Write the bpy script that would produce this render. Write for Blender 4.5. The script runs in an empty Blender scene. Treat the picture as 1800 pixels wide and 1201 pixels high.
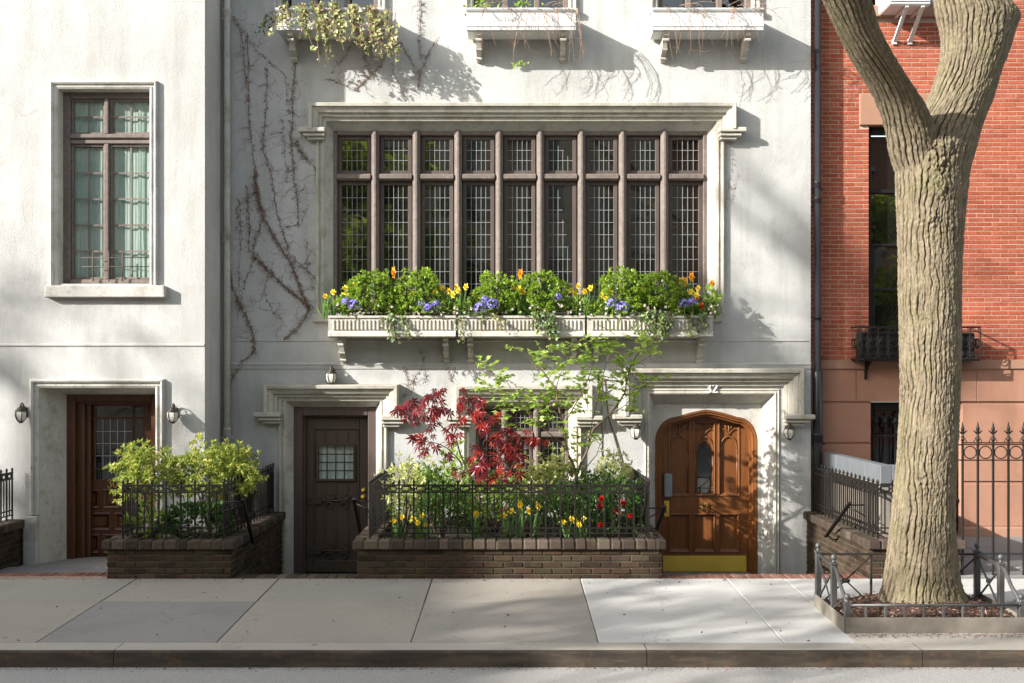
import bpy, math, random
import numpy as np
from mathutils import Vector
random.seed(7)
RG = np.random.default_rng(11)
S = bpy.context.scene
COL = S.collection
PI = math.pi
# ---------------------------------------------------------------- camera, sky, sun, exposure
D = 15.0                 # camera to the main facade
CZ = 2.1                 # eye height
FPX = 2025.0             # focal length in photo pixels
cam = bpy.data.cameras.new('camera')
cam.sensor_width = 36.0
cam.lens = 40.5
cam.shift_y = 69.5/1800.0
cam.clip_end = 600
camo = bpy.data.objects.new('camera', cam)
COL.objects.link(camo)
camo.location = (0, -D, CZ)
camo.rotation_euler = (PI/2, 0, 0)
S.camera = camo
SUN = Vector((1.86, 1.0, -0.92)).normalized()      # direction the light travels
W_ = bpy.data.worlds.new('World')
S.world = W_
W_.use_nodes = True
wn = W_.node_tree
bg = wn.nodes['Background']
sky = wn.nodes.new('ShaderNodeTexSky')
sky.sky_type = 'NISHITA'
sky.sun_disc = False
sky.sun_elevation = math.asin(-SUN.z)
sky.sun_rotation = math.atan2(-SUN.x, -SUN.y)
sky.dust_density = 2.2
sky.air_density = 1.3
hs = wn.nodes.new('ShaderNodeHueSaturation')      # a milky spring sky, less blue than the clear one
hs.inputs['Saturation'].default_value = .55
wn.links.new(sky.outputs[0], hs.inputs['Color'])
wn.links.new(hs.outputs[0], bg.inputs[0])
bg.inputs[1].default_value = 0.14
sl = bpy.data.lights.new('sun', 'SUN')
sl.energy = 4.6
sl.angle = math.radians(0.5)
sl.color = (1.0, 0.965, 0.915)
so = bpy.data.objects.new('sun', sl)
COL.objects.link(so)
so.rotation_euler = SUN.to_track_quat('-Z', 'Y').to_euler()
S.view_settings.view_transform = 'Standard'
S.view_settings.look = 'None'
S.view_settings.gamma = 1
S.view_settings.exposure = 1.26

# ---------------------------------------------------------------- measuring: photo pixel -> metres on the plane at depth Y
def wx(px, Y=0.0): return (px-900)*(Y+D)/FPX
def wz(py, Y=0.0): return CZ-(py-670)*(Y+D)/FPX
def W(px, py, Y=0.0): return (wx(px, Y), Y, wz(py, Y))

# ---------------------------------------------------------------- noise
_perm = np.random.default_rng(3).permutation(256)
_perm = np.concatenate([_perm, _perm, _perm])
_grad = np.random.default_rng(5).normal(size=(256, 3))
_grad /= np.linalg.norm(_grad, axis=1)[:, None]
def perlin(p):
    p = np.asarray(p, float)
    i = np.floor(p).astype(int); f = p-i; i = i & 255
    u = f*f*f*(f*(f*6-15)+10)
    r = 0
    for dx in (0, 1):
        for dy in (0, 1):
            for dz in (0, 1):
                h = _perm[_perm[_perm[(i[:, 0]+dx) & 255]+((i[:, 1]+dy) & 255)]+((i[:, 2]+dz) & 255)]
                d = (_grad[h]*(f-np.array([dx, dy, dz]))).sum(1)
                w = (u[:, 0] if dx else 1-u[:, 0])*(u[:, 1] if dy else 1-u[:, 1])*(u[:, 2] if dz else 1-u[:, 2])
                r = r+d*w
    return r*1.6

# ---------------------------------------------------------------- objects
def link(o, parent=None):
    COL.objects.link(o)
    if parent is not None: o.parent = parent
    return o
def world_loc(o):
    v = Vector((0, 0, 0))
    while o is not None:
        v += o.location; o = o.parent
    return v
def tag(o, label=None, cat=None, group=None, kind=None):
    if label: o['label'] = label
    if cat: o['category'] = cat
    if group: o['group'] = group
    if kind: o['kind'] = kind
    return o
def thing(name, label, cat, loc=(0, 0, 0), group=None):
    o = bpy.data.objects.new(name, None)
    o.empty_display_size = 0.1
    link(o); o.location = loc
    return tag(o, label, cat, group)
def dup(root, loc, label=None, group=None):
    r = root.copy(); COL.objects.link(r); r.location = loc
    if label: r['label'] = label
    if group: r['group'] = group
    def rec(src, dst):
        for ch in [c for c in bpy.data.objects if c.parent == src]:
            k = ch.copy(); COL.objects.link(k); k.parent = dst
            rec(ch, k)
    rec(root, r)
    return r

def unit(v):
    v = np.asarray(v, float); n = np.linalg.norm(v)
    return v/n if n > 1e-9 else np.array([0, 0, 1.0])

class MB:
    def __init__(s): s.v = []; s.f = []; s.m = []; s.s = []
    def add(s, vs, fs, smooth=False, mi=0):
        b = len(s.v)
        s.v.extend([tuple(map(float, q)) for q in vs])
        for f in fs:
            s.f.append(tuple(b+i for i in f)); s.m.append(mi); s.s.append(smooth)
    def box(s, x0, x1, y0, y1, z0, z1, b=0.0, mi=0):
        if x0 > x1: x0, x1 = x1, x0
        if y0 > y1: y0, y1 = y1, y0
        if z0 > z1: z0, z1 = z1, z0
        b = min(b, (x1-x0)*.45, (y1-y0)*.45, (z1-z0)*.45)
        if b <= 0:
            vs = [(x, y, z) for x in (x0, x1) for y in (y0, y1) for z in (z0, z1)]
            s.add(vs, [(0, 1, 3, 2), (4, 6, 7, 5), (0, 4, 5, 1), (2, 3, 7, 6), (0, 2, 6, 4), (1, 5, 7, 3)], mi=mi)
            return
        X = (x0, x1); Y = (y0, y1); Z = (z0, z1)
        vs = []; idx = {}
        for i in (0, 1):
            for j in (0, 1):
                for k in (0, 1):
                    sx = b if i == 0 else -b; sy = b if j == 0 else -b; sz = b if k == 0 else -b
                    idx[i, j, k, 0] = len(vs); vs.append((X[i], Y[j]+sy, Z[k]+sz))
                    idx[i, j, k, 1] = len(vs); vs.append((X[i]+sx, Y[j], Z[k]+sz))
                    idx[i, j, k, 2] = len(vs); vs.append((X[i]+sx, Y[j]+sy, Z[k]))
        fs = []
        for i in (0, 1):
            q = [idx[i, 0, 0, 0], idx[i, 1, 0, 0], idx[i, 1, 1, 0], idx[i, 0, 1, 0]]
            fs.append(q if i else q[::-1])
        for j in (0, 1):
            q = [idx[0, j, 0, 1], idx[0, j, 1, 1], idx[1, j, 1, 1], idx[1, j, 0, 1]]
            fs.append(q if j else q[::-1])
        for k in (0, 1):
            q = [idx[0, 0, k, 2], idx[1, 0, k, 2], idx[1, 1, k, 2], idx[0, 1, k, 2]]
            fs.append(q if k else q[::-1])
        for j in (0, 1):
            for k in (0, 1):
                q = [idx[0, j, k, 1], idx[1, j, k, 1], idx[1, j, k, 2], idx[0, j, k, 2]]
                fs.append(q if (j+k) % 2 == 0 else q[::-1])
        for i in (0, 1):
            for k in (0, 1):
                q = [idx[i, 0, k, 0], idx[i, 0, k, 2], idx[i, 1, k, 2], idx[i, 1, k, 0]]
                fs.append(q if (i+k) % 2 == 0 else q[::-1])
        for i in (0, 1):
            for j in (0, 1):
                q = [idx[i, j, 0, 0], idx[i, j, 1, 0], idx[i, j, 1, 1], idx[i, j, 0, 1]]
                fs.append(q if (i+j) % 2 == 0 else q[::-1])
        for i in (0, 1):
            for j in (0, 1):
                for k in (0, 1):
                    q = [idx[i, j, k, 0], idx[i, j, k, 1], idx[i, j, k, 2]]
                    fs.append(q if (i+j+k) % 2 == 0 else q[::-1])
        s.add(vs, fs, mi=mi)
    def bar(s, p0, p1, w, d, up=(0, 0, 1), mi=0):
        p0 = np.array(p0, float); p1 = np.array(p1, float)
        a = unit(p1-p0); up = np.array(up, float)
        if abs(a@up) > .95: up = np.array([0, 1.0, 0])
        r = unit(np.cross(a, up))*w/2; u = unit(np.cross(r, a))*d/2
        vs = [p0-r-u, p0+r-u, p0+r+u, p0-r+u, p1-r-u, p1+r-u, p1+r+u, p1-r+u]
        s.add(vs, [(0, 1, 2, 3), (4, 7, 6, 5), (0, 4, 5, 1), (1, 5, 6, 2), (2, 6, 7, 3), (3, 7, 4, 0)], mi=mi)
    def tube(s, pts, radii, n=6, mi=0, cap=True, smooth=True):
        P = np.array(pts, float)
        if np.isscalar(radii): radii = [radii]*len(P)
        k = len(P); T = np.zeros_like(P)
        T[1:-1] = P[2:]-P[:-2]; T[0] = P[1]-P[0]; T[-1] = P[-1]-P[-2]
        t0 = unit(T[0]); up = np.array([0, 1.0, 0]) if abs(t0[1]) < .9 else np.array([1.0, 0, 0])
        r = unit(np.cross(t0, up)); vs = []
        for i in range(k):
            t = unit(T[i]); r = unit(r-t*(r@t)); b = np.cross(t, r)
            for j in range(n):
                a = 2*PI*j/n
                vs.append(P[i]+(r*math.cos(a)+b*math.sin(a))*radii[i])
        fs = []
        for i in range(k-1):
            for j in range(n):
                j2 = (j+1) % n
                fs.append((i*n+j, i*n+j2, (i+1)*n+j2, (i+1)*n+j))
        s.add(vs, fs, smooth, mi)
        if cap:
            b = len(s.v)-len(vs)
            for q in (tuple(b+j for j in range(n))[::-1], tuple(b+(k-1)*n+j for j in range(n))):
                s.f.append(q); s.m.append(mi); s.s.append(False)
    def lathe(s, prof, c=(0, 0, 0), n=16, mi=0, smooth=True):
        vs = []
        for r, z in prof:
            for j in range(n):
                a = 2*PI*j/n
                vs.append((c[0]+r*math.cos(a), c[1]+r*math.sin(a), c[2]+z))
        fs = []
        for i in range(len(prof)-1):
            for j in range(n):
                j2 = (j+1) % n
                fs.append((i*n+j, i*n+j2, (i+1)*n+j2, (i+1)*n+j))
        s.add(vs, fs, smooth, mi)
        b = len(s.v)-len(vs)
        for q in (tuple(b+j for j in range(n))[::-1], tuple(b+(len(prof)-1)*n+j for j in range(n))):
            s.f.append(q); s.m.append(mi); s.s.append(False)
    def prism(s, poly, y0, y1, mi=0):            # poly in (x, z), extruded along y
        n = len(poly)
        a = sum(poly[i][0]*poly[(i+1) % n][1]-poly[(i+1) % n][0]*poly[i][1] for i in range(n))
        if a < 0: poly = poly[::-1]
        vs = [(x, y0, z) for x, z in poly]+[(x, y1, z) for x, z in poly]
        fs = [tuple(range(n)), tuple(range(2*n-1, n-1, -1))]
        for i in range(n):
            j = (i+1) % n
            fs.append((i, n+i, n+j, j))
        s.add(vs, fs, mi=mi)
    def prism_x(s, poly, x0, x1, mi=0):          # poly in (y, z), extruded along x
        n = len(poly)
        vs = [(x0, y, z) for y, z in poly]+[(x1, y, z) for y, z in poly]
        fs = [tuple(range(n)), tuple(range(2*n-1, n-1, -1))]
        for i in range(n):
            j = (i+1) % n
            fs.append((i, n+i, n+j, j))
        s.add(vs, fs, mi=mi)
    def sweep(s, path, prof, y=0.0, closed=False, mi=0, side=1):
        """path in (x, z); prof = (offset sideways, how far proud of y); mitred corners"""
        P = [np.array(p, float) for p in path]; n = len(P); rows = []
        for i in range(n):
            def nrm(a, b):
                t = unit(b-a); return np.array([-t[1], t[0]])*side
            if closed or 0 < i < n-1:
                n1 = nrm(P[i-1], P[i]); n2 = nrm(P[i], P[(i+1) % n])
            elif i == 0: n1 = n2 = nrm(P[0], P[1])
            else: n1 = n2 = nrm(P[-2], P[-1])
            m = unit(n1+n2); m = m/max(.3, m@n1)
            rows.append([(P[i][0]+m[0]*o, y-d, P[i][1]+m[1]*o) for o, d in prof])
        k = len(prof); vs = [v for r in rows for v in r]; fs = []
        for i in range(n if closed else n-1):
            i2 = (i+1) % n
            for j in range(k-1):
                q = (i*k+j, i2*k+j, i2*k+j+1, i*k+j+1)
                fs.append(q if side > 0 else q[::-1])
        if not closed:
            fs.append(tuple(range(k))); fs.append(tuple(range((n-1)*k+k-1, (n-1)*k-1, -1)))
        s.add(vs, fs, mi=mi)
    def quad(s, a, b, c, d, mi=0): s.add([a, b, c, d], [(0, 1, 2, 3)], mi=mi)
    def build(s, name, mats, parent=None, loc=None):
        """verts are in world metres; loc = origin for a top-level mesh"""
        me = bpy.data.meshes.new(name)
        o = bpy.data.objects.new(name, me)
        if parent is not None: off = world_loc(parent)
        else: off = Vector(loc) if loc is not None else Vector((0, 0, 0))
        v = np.array(s.v, dtype=np.float32)-np.array(off, dtype=np.float32)
        me.from_pydata(v.tolist(), [], s.f)
        if not isinstance(mats, (list, tuple)): mats = [mats]
        for m in mats: me.materials.append(m)
        if len(mats) > 1: me.polygons.foreach_set('material_index', s.m)
        me.polygons.foreach_set('use_smooth', s.s)
        me.update()
        link(o, parent)
        if parent is None: o.location = off
        return o

# ---------------------------------------------------------------- leaves
SH = {
 'oval': ([(0, 0, 0), (-.28, .5, .07), (0, 1, -.06), (.28, .5, .07), (0, .5, 0)], [(0, 4, 2, 1), (0, 3, 2, 4)]),
 'lance': ([(0, 0, 0), (-.15, .45, .04), (0, 1, -.12), (.15, .45, .04), (0, .5, 0)], [(0, 4, 2, 1), (0, 3, 2, 4)]),
 'blade': ([(-.04, 0, 0), (.04, 0, 0), (.045, .6, .02), (0, 1, -.1), (-.045, .6, .02)], [(0, 1, 2, 3, 4)]),
 'ivy': ([(0, 0, 0), (-.5, .1, .03), (-.28, .42, .05), (0, 1, -.06), (.28, .42, .05), (.5, .1, .03), (0, .4, 0)],
         [(0, 6, 2, 1), (6, 3, 2), (6, 4, 3), (0, 5, 4, 6)]),
 'soft': ([(0, 0, 0), (-.3, .2, .03), (-.42, .55, .05), (-.15, .62, .03), (0, 1, -.08), (.15, .62, .03), (.42, .55, .05), (.3, .2, .03), (0, .45, 0)],
          [(0, 8, 2, 1), (8, 4, 3, 2), (8, 6, 5, 4), (0, 7, 6, 8)]),
}
def _palm():
    vs = [(0, 0, 0)]; fs = []
    for a, l in ((-118, .40), (-78, .70), (-38, .92), (0, 1.0), (38, .92), (78, .70), (118, .40)):
        r = math.radians(a); dx, dy = math.sin(r), math.cos(r); px, py = dy, -dx
        b = len(vs); w = .115
        vs += [(dx*l*.45-px*w, dy*l*.45-py*w, -.02), (dx*l, dy*l, -.22*l), (dx*l*.45+px*w, dy*l*.45+py*w, -.02)]
        fs.append((0, b+2, b+1, b))
    return vs, fs
SH['palm'] = _palm()
def leaves(mb, P, Dr, size, shape='oval', var=.35, mi=0, nrm=None, roll=1.0):
    """P (n,3) attachment points, Dr (n,3) the way the leaf points"""
    P = np.asarray(P, float); n = len(P)
    if n == 0: return
    T = np.asarray(Dr, float); T = T/np.maximum(np.linalg.norm(T, axis=1), 1e-6)[:, None]
    up = np.tile([0, 0, 1.0], (n, 1)) if nrm is None else np.asarray(nrm, float)
    up = up+RG.normal(size=(n, 3))*.55*roll
    R = np.cross(T, up); R /= np.maximum(np.linalg.norm(R, axis=1), 1e-6)[:, None]
    U = np.cross(R, T)
    s_ = size*(1+var*RG.uniform(-1, 1, n))
    L = np.array(SH[shape][0])
    V = P[:, None, :]+s_[:, None, None]*(L[None, :, 0, None]*R[:, None, :]+L[None, :, 1, None]*T[:, None, :]+L[None, :, 2, None]*U[:, None, :])
    k = len(L); b = len(mb.v)
    mb.v.extend(map(tuple, V.reshape(-1, 3).tolist()))
    F = SH[shape][1]
    for i in range(n):
        o = b+i*k
        for f in F: mb.f.append(tuple(o+j for j in f))
    mb.m.extend([mi]*(n*len(F))); mb.s.extend([False]*(n*len(F)))
def ball_pts(n, c, r, shell=.55, lump=.25, seed=0, zmin=-1):
    """points through an uneven ellipsoid and outward directions"""
    d = RG.normal(size=(n*2, 3)); d /= np.linalg.norm(d, axis=1)[:, None]
    d = d[d[:, 2] > zmin][:n]; n = len(d)
    rad = (shell+(1-shell)*RG.random(n)**.6)*(1+lump*2*perlin(d*2.1+seed*7.3))
    return np.array(c)+d*rad[:, None]*np.array(r), d

# ---------------------------------------------------------------- materials
def hexc(h):
    h = h.lstrip('#'); c = [int(h[i:i+2], 16)/255 for i in (0, 2, 4)]
    return tuple(x/12.92 if x <= .04045 else ((x+.055)/1.055)**2.4 for x in c)+(1,)
def C(*a): return tuple(a)+(1,)
class NT:
    def __init__(s, name):
        s.m = bpy.data.materials.new(name); s.m.use_nodes = True
        s.t = s.m.node_tree; s.p = s.t.nodes['Principled BSDF']; s.out = s.t.nodes['Material Output']
        g = s.t.nodes.new('ShaderNodeNewGeometry'); s.pos = g.outputs['Position']; s.geo = g
    def set(s, node, k, v):
        i = node.inputs[k]
        if isinstance(v, bpy.types.NodeSocket): s.t.links.new(v, i)
        else: i.default_value = v
    def n(s, typ, ins=None, **pr):
        x = s.t.nodes.new('ShaderNode'+typ)
        for k, v in pr.items(): setattr(x, k, v)
        for k, v in (ins or {}).items(): s.set(x, k, v)
        return x
    def scaled(s, sc):
        return s.n('VectorMath', {0: s.pos, 1: sc}, operation='MULTIPLY').outputs[0]
    def noise(s, scale=5, detail=4, rough=.55, vec=None, dist=0):
        return s.n('TexNoise', {'Vector': vec if vec is not None else s.pos, 'Scale': scale, 'Detail': detail, 'Roughness': rough, 'Distortion': dist}).outputs['Fac']
    def ramp(s, fac, stops, interp='LINEAR'):
        r = s.n('ValToRGB', {'Fac': fac}); e = r.color_ramp.elements; r.color_ramp.interpolation = interp
        while len(e) < len(stops): e.new(.5)
        for i, (p, c) in enumerate(stops):
            e[i].position = p; e[i].color = c if hasattr(c, '__len__') else (c, c, c, 1)
        return r.outputs[0]
    def mix(s, fac, a, b, mode='MIX'):
        x = s.n('Mix', data_type='RGBA', blend_type=mode)
        s.set(x, 'Factor', fac); s.set(x, 6, a); s.set(x, 7, b)
        return x.outputs[2]
    def math(s, op, a, b=0.0, c=None):
        x = s.n('Math', operation=op); s.set(x, 0, a); s.set(x, 1, b)
        if c is not None: s.set(x, 2, c)
        return x.outputs[0]
    def bump(s, h, strength=.3, dist=.01, nrm=None):
        ins = {'Height': h, 'Strength': strength, 'Distance': dist}
        if nrm is not None: ins['Normal'] = nrm
        return s.n('Bump', ins).outputs[0]
    def fin(s, base=None, rough=None, nrm=None, metal=None, spec=None):
        if base is not None: s.set(s.p, 'Base Color', base)
        if rough is not None: s.set(s.p, 'Roughness', rough)
        if nrm is not None: s.set(s.p, 'Normal', nrm)
        if metal is not None: s.set(s.p, 'Metallic', metal)
        if spec is not None: s.set(s.p, 'Specular IOR Level', spec)
        return s.m
def mul(c, k): return (min(1, c[0]*k), min(1, c[1]*k), min(1, c[2]*k), 1)
def simple(name, col, rough=.7, var=.15, scale=6, bump=.15, bscale=60, metal=0, spec=.4, stretch=(1, 1, 1), dist=.004):
    m = NT(name); v = m.scaled(stretch)
    c = m.mix(m.noise(scale, 5, .6, v), mul(col, 1-var*1.6), mul(col, 1+var*1.6))
    return m.fin(c, rough, m.bump(m.noise(bscale, 4, .6, v), bump, dist), metal, spec)
def leafmat(name, cols, trans=.35, rough=.45, spec=.4):
    m = NT(name)
    st = [(i/max(1, len(cols)-1), c) for i, c in enumerate(cols)]
    c = m.ramp(m.geo.outputs['Random Per Island'], st)
    m.fin(c, rough, None, 0, spec)
    t = m.n('BsdfTranslucent', {'Color': m.mix(.5, c, mul(cols[-1], 1.35))})
    x = m.n('MixShader', {0: trans, 1: m.p.outputs[0], 2: t.outputs[0]})
    m.t.links.new(x.outputs[0], m.out.inputs[0])
    return m.m
def stucco(name, col, dirt=.5, bump=.35):
    m = NT(name)
    n1 = m.noise(.9, 6, .65); n2 = m.noise(5, 6, .6); st = m.noise(1.0, 6, .7, m.scaled((3.2, 3.2, .45)))
    c = m.mix(m.ramp(n1, [(.3, 0), (.72, 1)]), mul(col, .86), mul(col, 1.08))
    c = m.mix(m.math('MULTIPLY', m.ramp(st, [(.48, 0), (.76, 1)]), dirt*.7), c, C(col[0]*.62, col[1]*.6, col[2]*.55))
    c = m.mix(m.math('MULTIPLY', m.ramp(n2, [(.56, 0), (.75, 1)]), dirt*.32), c, C(col[0]*.72, col[1]*.72, col[2]*.68))
    sp = m.noise(38, 3, .6)
    c = m.mix(m.math('MULTIPLY', m.ramp(sp, [(.70, 0), (.78, 1)]), .45), c, mul(col, .45))
    bl = m.noise(1.7, 7, .72, None, .6)
    c = m.mix(m.math('MULTIPLY', m.ramp(bl, [(.50, 0), (.66, 1)]), dirt*.38), c, C(col[0]*.66, col[1]*.66, col[2]*.63))
    wv = m.n('VectorMath', {0: m.pos, 1: m.n('TexNoise', {'Vector': m.pos, 'Scale': 1.6, 'Detail': 6}).outputs['Color']}, operation='ADD').outputs[0]
    ck = m.n('TexVoronoi', {'Vector': wv, 'Scale': .8}, feature='DISTANCE_TO_EDGE').outputs['Distance']
    cm = m.math('MULTIPLY', m.ramp(ck, [(.002, 1), (.006, 0)]), m.ramp(m.noise(.7, 3, .5), [(.60, 0), (.66, 1)]))
    c = m.mix(m.math('MULTIPLY', cm, .32), c, mul(col, .45))
    h = m.math('ADD', m.math('MULTIPLY', m.noise(42, 7, .72), .75), m.math('MULTIPLY', m.noise(4, 4, .6), .55))
    h = m.math('ADD', h, m.math('MULTIPLY', m.noise(120, 3, .6), .25))
    return m.fin(c, .9, m.bump(h, bump, .035), 0, .2)
def trimpaint(name, col):
    m = NT(name)
    n1 = m.noise(3, 6, .65); st = m.noise(2.2, 6, .72, m.scaled((1.6, 1.6, 1.6)))
    c = m.mix(m.ramp(n1, [(.3, 0), (.7, 1)]), mul(col, .84), mul(col, 1.08))
    c = m.mix(m.math('MULTIPLY', m.ramp(st, [(.50, 0), (.68, 1)]), .6), c, C(col[0]*.46, col[1]*.40, col[2]*.31))
    ck = m.noise(16, 6, .75)
    c = m.mix(m.math('MULTIPLY', m.ramp(ck, [(.58, 0), (.68, 1)]), .6), c, C(col[0]*.30, col[1]*.26, col[2]*.20))
    vs_ = m.noise(1.0, 5, .7, m.scaled((26, 26, 1.6)))
    c = m.mix(m.math('MULTIPLY', m.ramp(vs_, [(.60, 0), (.70, 1)]), .5), c, C(col[0]*.34, col[1]*.31, col[2]*.26))
    return m.fin(c, .75, m.bump(m.noise(40, 5, .6), .22, .01), 0, .3)
def islandbrick(name, cols, rough=.9, moss=None, bump=.5):
    m = NT(name)
    c = m.ramp(m.geo.outputs['Random Per Island'], [(i/(len(cols)-1), x) for i, x in enumerate(cols)])
    n = m.noise(22, 6, .7)
    c = m.mix(m.ramp(n, [(.3, 0), (.75, 1)]), m.mix(1, c, C(.72, .7, .7), 'MULTIPLY'), m.mix(1, c, C(1.2, 1.2, 1.2), 'MULTIPLY'))
    c = m.mix(m.ramp(m.noise(1.1, 6, .7), [(.42, .55), (.62, 0)]), c, m.mix(1, c, C(.66, .62, .60), 'MULTIPLY'))
    if moss:
        c = m.mix(m.math('MULTIPLY', m.ramp(m.noise(2.6, 6, .7), [(.5, 0), (.68, 1)]), .65), c, moss)
    return m.fin(c, rough, m.bump(m.noise(70, 5, .7), bump, .008), 0, .2)
def woodmat(name, dark, light, rough=.4, sc=(14, 14, .9), spec=.5):
    m = NT(name); v = m.scaled(sc)
    g = m.noise(3, 6, .65, v, .8); g2 = m.noise(1.3, 3, .5)
    c = m.mix(m.ramp(g, [(.3, 0), (.7, 1)]), dark, light)
    c = m.mix(m.ramp(g2, [(.35, .0), (.8, .55)]), c, mul(dark, .7))
    return m.fin(c, m.ramp(g2, [(0, rough-.08), (1, rough+.15)]), m.bump(g, .12, .003), 0, spec)
def glassdark(name, col=(.009, .009, .008), ior=2.0):
    m = NT(name)
    m.set(m.p, 'IOR', ior)
    w = m.bump(m.noise(1.6, 2, .5), .06, .05)
    return m.fin(C(*col), .015, w, 0, .5)
def glassclear(name, tint=(.90, .94, .92), k=.9):
    m = NT(name)
    t = m.n('BsdfTransparent', {'Color': C(*tint)}); g = m.n('BsdfGlossy', {'Color': C(1, 1, 1), 'Roughness': .02})
    x = m.n('MixShader', {0: .06, 1: t.outputs[0], 2: g.outputs[0]})
    m.t.links.new(x.outputs[0], m.out.inputs[0])
    return m.m

M = {}
M['stucco'] = stucco('white_stucco', C(.48, .479, .463), 1.05)
M['stucco_left'] = stucco('cream_white_stucco', C(.51, .503, .482), .9)
M['trim'] = trimpaint('painted_stone', C(.46, .438, .375))
M['trim_clean'] = trimpaint('painted_stone_pale', C(.49, .475, .432))
M['boxpaint'] = trimpaint('weathered_white_paint', C(.50, .475, .415))
M['whitepaint'] = simple('white_paint', C(.60, .60, .59), .5, .08, 5, .1, 50)
M['taupe'] = woodmat('taupe_painted_frame', C(.125, .100, .085), C(.225, .185, .160), .65, (6, 6, 6), .3)
M['taupe_dark'] = woodmat('taupe_window_wood', C(.075, .058, .050), C(.12, .093, .082), .6, (9, 9, 1.5), .3)
M['darkdoor'] = woodmat('dark_brown_door_paint', C(.058, .038, .025), C(.092, .062, .042), .48, (14, 14, .9), .5)
M['darkframe'] = woodmat('brown_door_frame_paint', C(.075, .052, .043), C(.11, .078, .066), .55, (14, 14, .9), .4)
M['redwood'] = woodmat('varnished_red_wood', C(.115, .039, .010), C(.25, .090, .023), .36, (16, 16, .8), .5)
M['amberwood'] = woodmat('varnished_amber_wood', C(.045, .016, .005), C(.115, .039, .011), .34, (16, 16, .8), .5)
M['glass'] = glassdark('dark_window_glass')
M['glass_clear'] = glassclear('clear_glass')
M['lead'] = simple('lead_came', C(.27, .275, .27), .5, .1, 20, .1, 60, 0, .4)
M['iron'] = simple('black_iron', C(.011, .009, .0075), .5, .35, 9, .35, 90, 0, .3)
M['iron_brown'] = simple('weathered_iron', C(.022, .017, .013), .55, .3, 9, .4, 80, 0, .4)
M['guard_iron'] = simple('grey_worn_iron', C(.085, .083, .080), .45, .4, 7, .4, 60, .3, .5)
M['guard_plate'] = simple('grey_steel_edging', C(.19, .17, .14), .7, .45, 5, .4, 40, 0, .3)
M['pipe_white'] = trimpaint('white_pipe_paint', C(.50, .49, .45))
M['pipe_black'] = simple('black_pipe_paint', C(.022, .023, .026), .32, .2, 6, .1, 40, 0, .6)
M['redbrick'] = islandbrick('red_brick', [C(.32, .082, .043), C(.37, .100, .055), C(.40, .115, .064), C(.345, .092, .050), C(.42, .138, .083)], .9, None, .35)
M['mortar_light'] = simple('pale_mortar', C(.43, .32, .25), .95, .12, 9, .4, 80)
M['brownstone'] = stucco('brownstone', C(.36, .19, .128), .9, .15)
M['brownstone_dark'] = stucco('brownstone_sill', C(.33, .185, .125), .5, .15)
M['darkbrick'] = islandbrick('dark_brown_brick', [C(.030, .019, .014), C(.052, .033, .024), C(.075, .044, .030), C(.042, .028, .021), C(.095, .066, .048)], .9, C(.06, .058, .022), .9)
M['mosscap'] = islandbrick('mossy_cap_brick', [C(.048, .036, .028), C(.072, .054, .042), C(.10, .073, .058), C(.15, .118, .096)], .92, C(.07, .068, .03), .9)
M['mortar_moss'] = simple('mossy_mortar', C(.075, .068, .036), .95, .45, 6, .5, 60)
M['pavebrick'] = islandbrick('red_paving_brick', [C(.16, .07, .05), C(.24, .11, .08), C(.20, .10, .075), C(.28, .16, .12)], .9, None, .5)
M['soil'] = simple('dark_soil', C(.03, .021, .014), .98, .4, 14, .9, 40)
M['brass'] = simple('polished_brass', C(.80, .56, .09), .36, .16, 2.5, .10, 20, .4)
M['gold'] = simple('gold_leaf', C(.62, .44, .13), .35, .08, 20, .1, 40, .7)
M['kerb'] = None
M['slate'] = simple('grey_slate', C(.115, .125, .135), .6, .12, 5, .15, 40)
M['beige'] = simple('beige_render', C(.21, .185, .155), .85, .15, 5, .2, 40)
M['bluestone'] = simple('bluestone', C(.19, .185, .18), .85, .2, 4, .3, 40)
M['curtain'] = None
M['lampglass'] = simple('frosted_lamp_glass', C(.62, .60, .52), .25, .06, 8, .02, 20, 0, .6)
M['lampmetal'] = simple('weathered_bronze', C(.07, .06, .05), .45, .3, 14, .3, 60, .5)
M['steelbox'] = simple('grey_powder_coat', C(.21, .24, .26), .4, .05, 8, .05, 40, 0, .5)
M['vine'] = simple('dry_brown_vine', C(.24, .155, .115), .95, .35, 30, .3, 60)
M['drytwig'] = simple('pale_dry_twig', C(.26, .17, .12), .9, .3, 20, .2, 60)
M['twig'] = simple('grey_brown_twig', C(.13, .09, .065), .9, .25, 20, .3, 60)
M['darktwig'] = simple('dark_bark_twig', C(.06, .04, .033), .85, .25, 20, .3, 60)
M['dark'] = simple('dark_interior', C(.012, .011, .010), .95, .1)
def _curt(name, col, fold):
    m = NT(name)
    c = m.mix(m.noise(2, 3, .5, m.scaled((9, 9, .6))), mul(col, .8), mul(col, 1.15))
    return m.fin(c, .9, m.bump(m.noise(3, 2, .5, m.scaled((fold, fold, .4))), .6, .03), 0, .1)
M['curtain'] = _curt('pale_green_curtain', C(.44, .49, .455), 10)
M['curtain_w'] = _curt('white_net_curtain', C(.80, .80, .77), 12)
M['opp_a'] = simple('tan_facade', C(.48, .41, .33), .9, .1); M['opp_b'] = simple('red_facade', C(.34, .17, .12), .9, .1)
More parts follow.
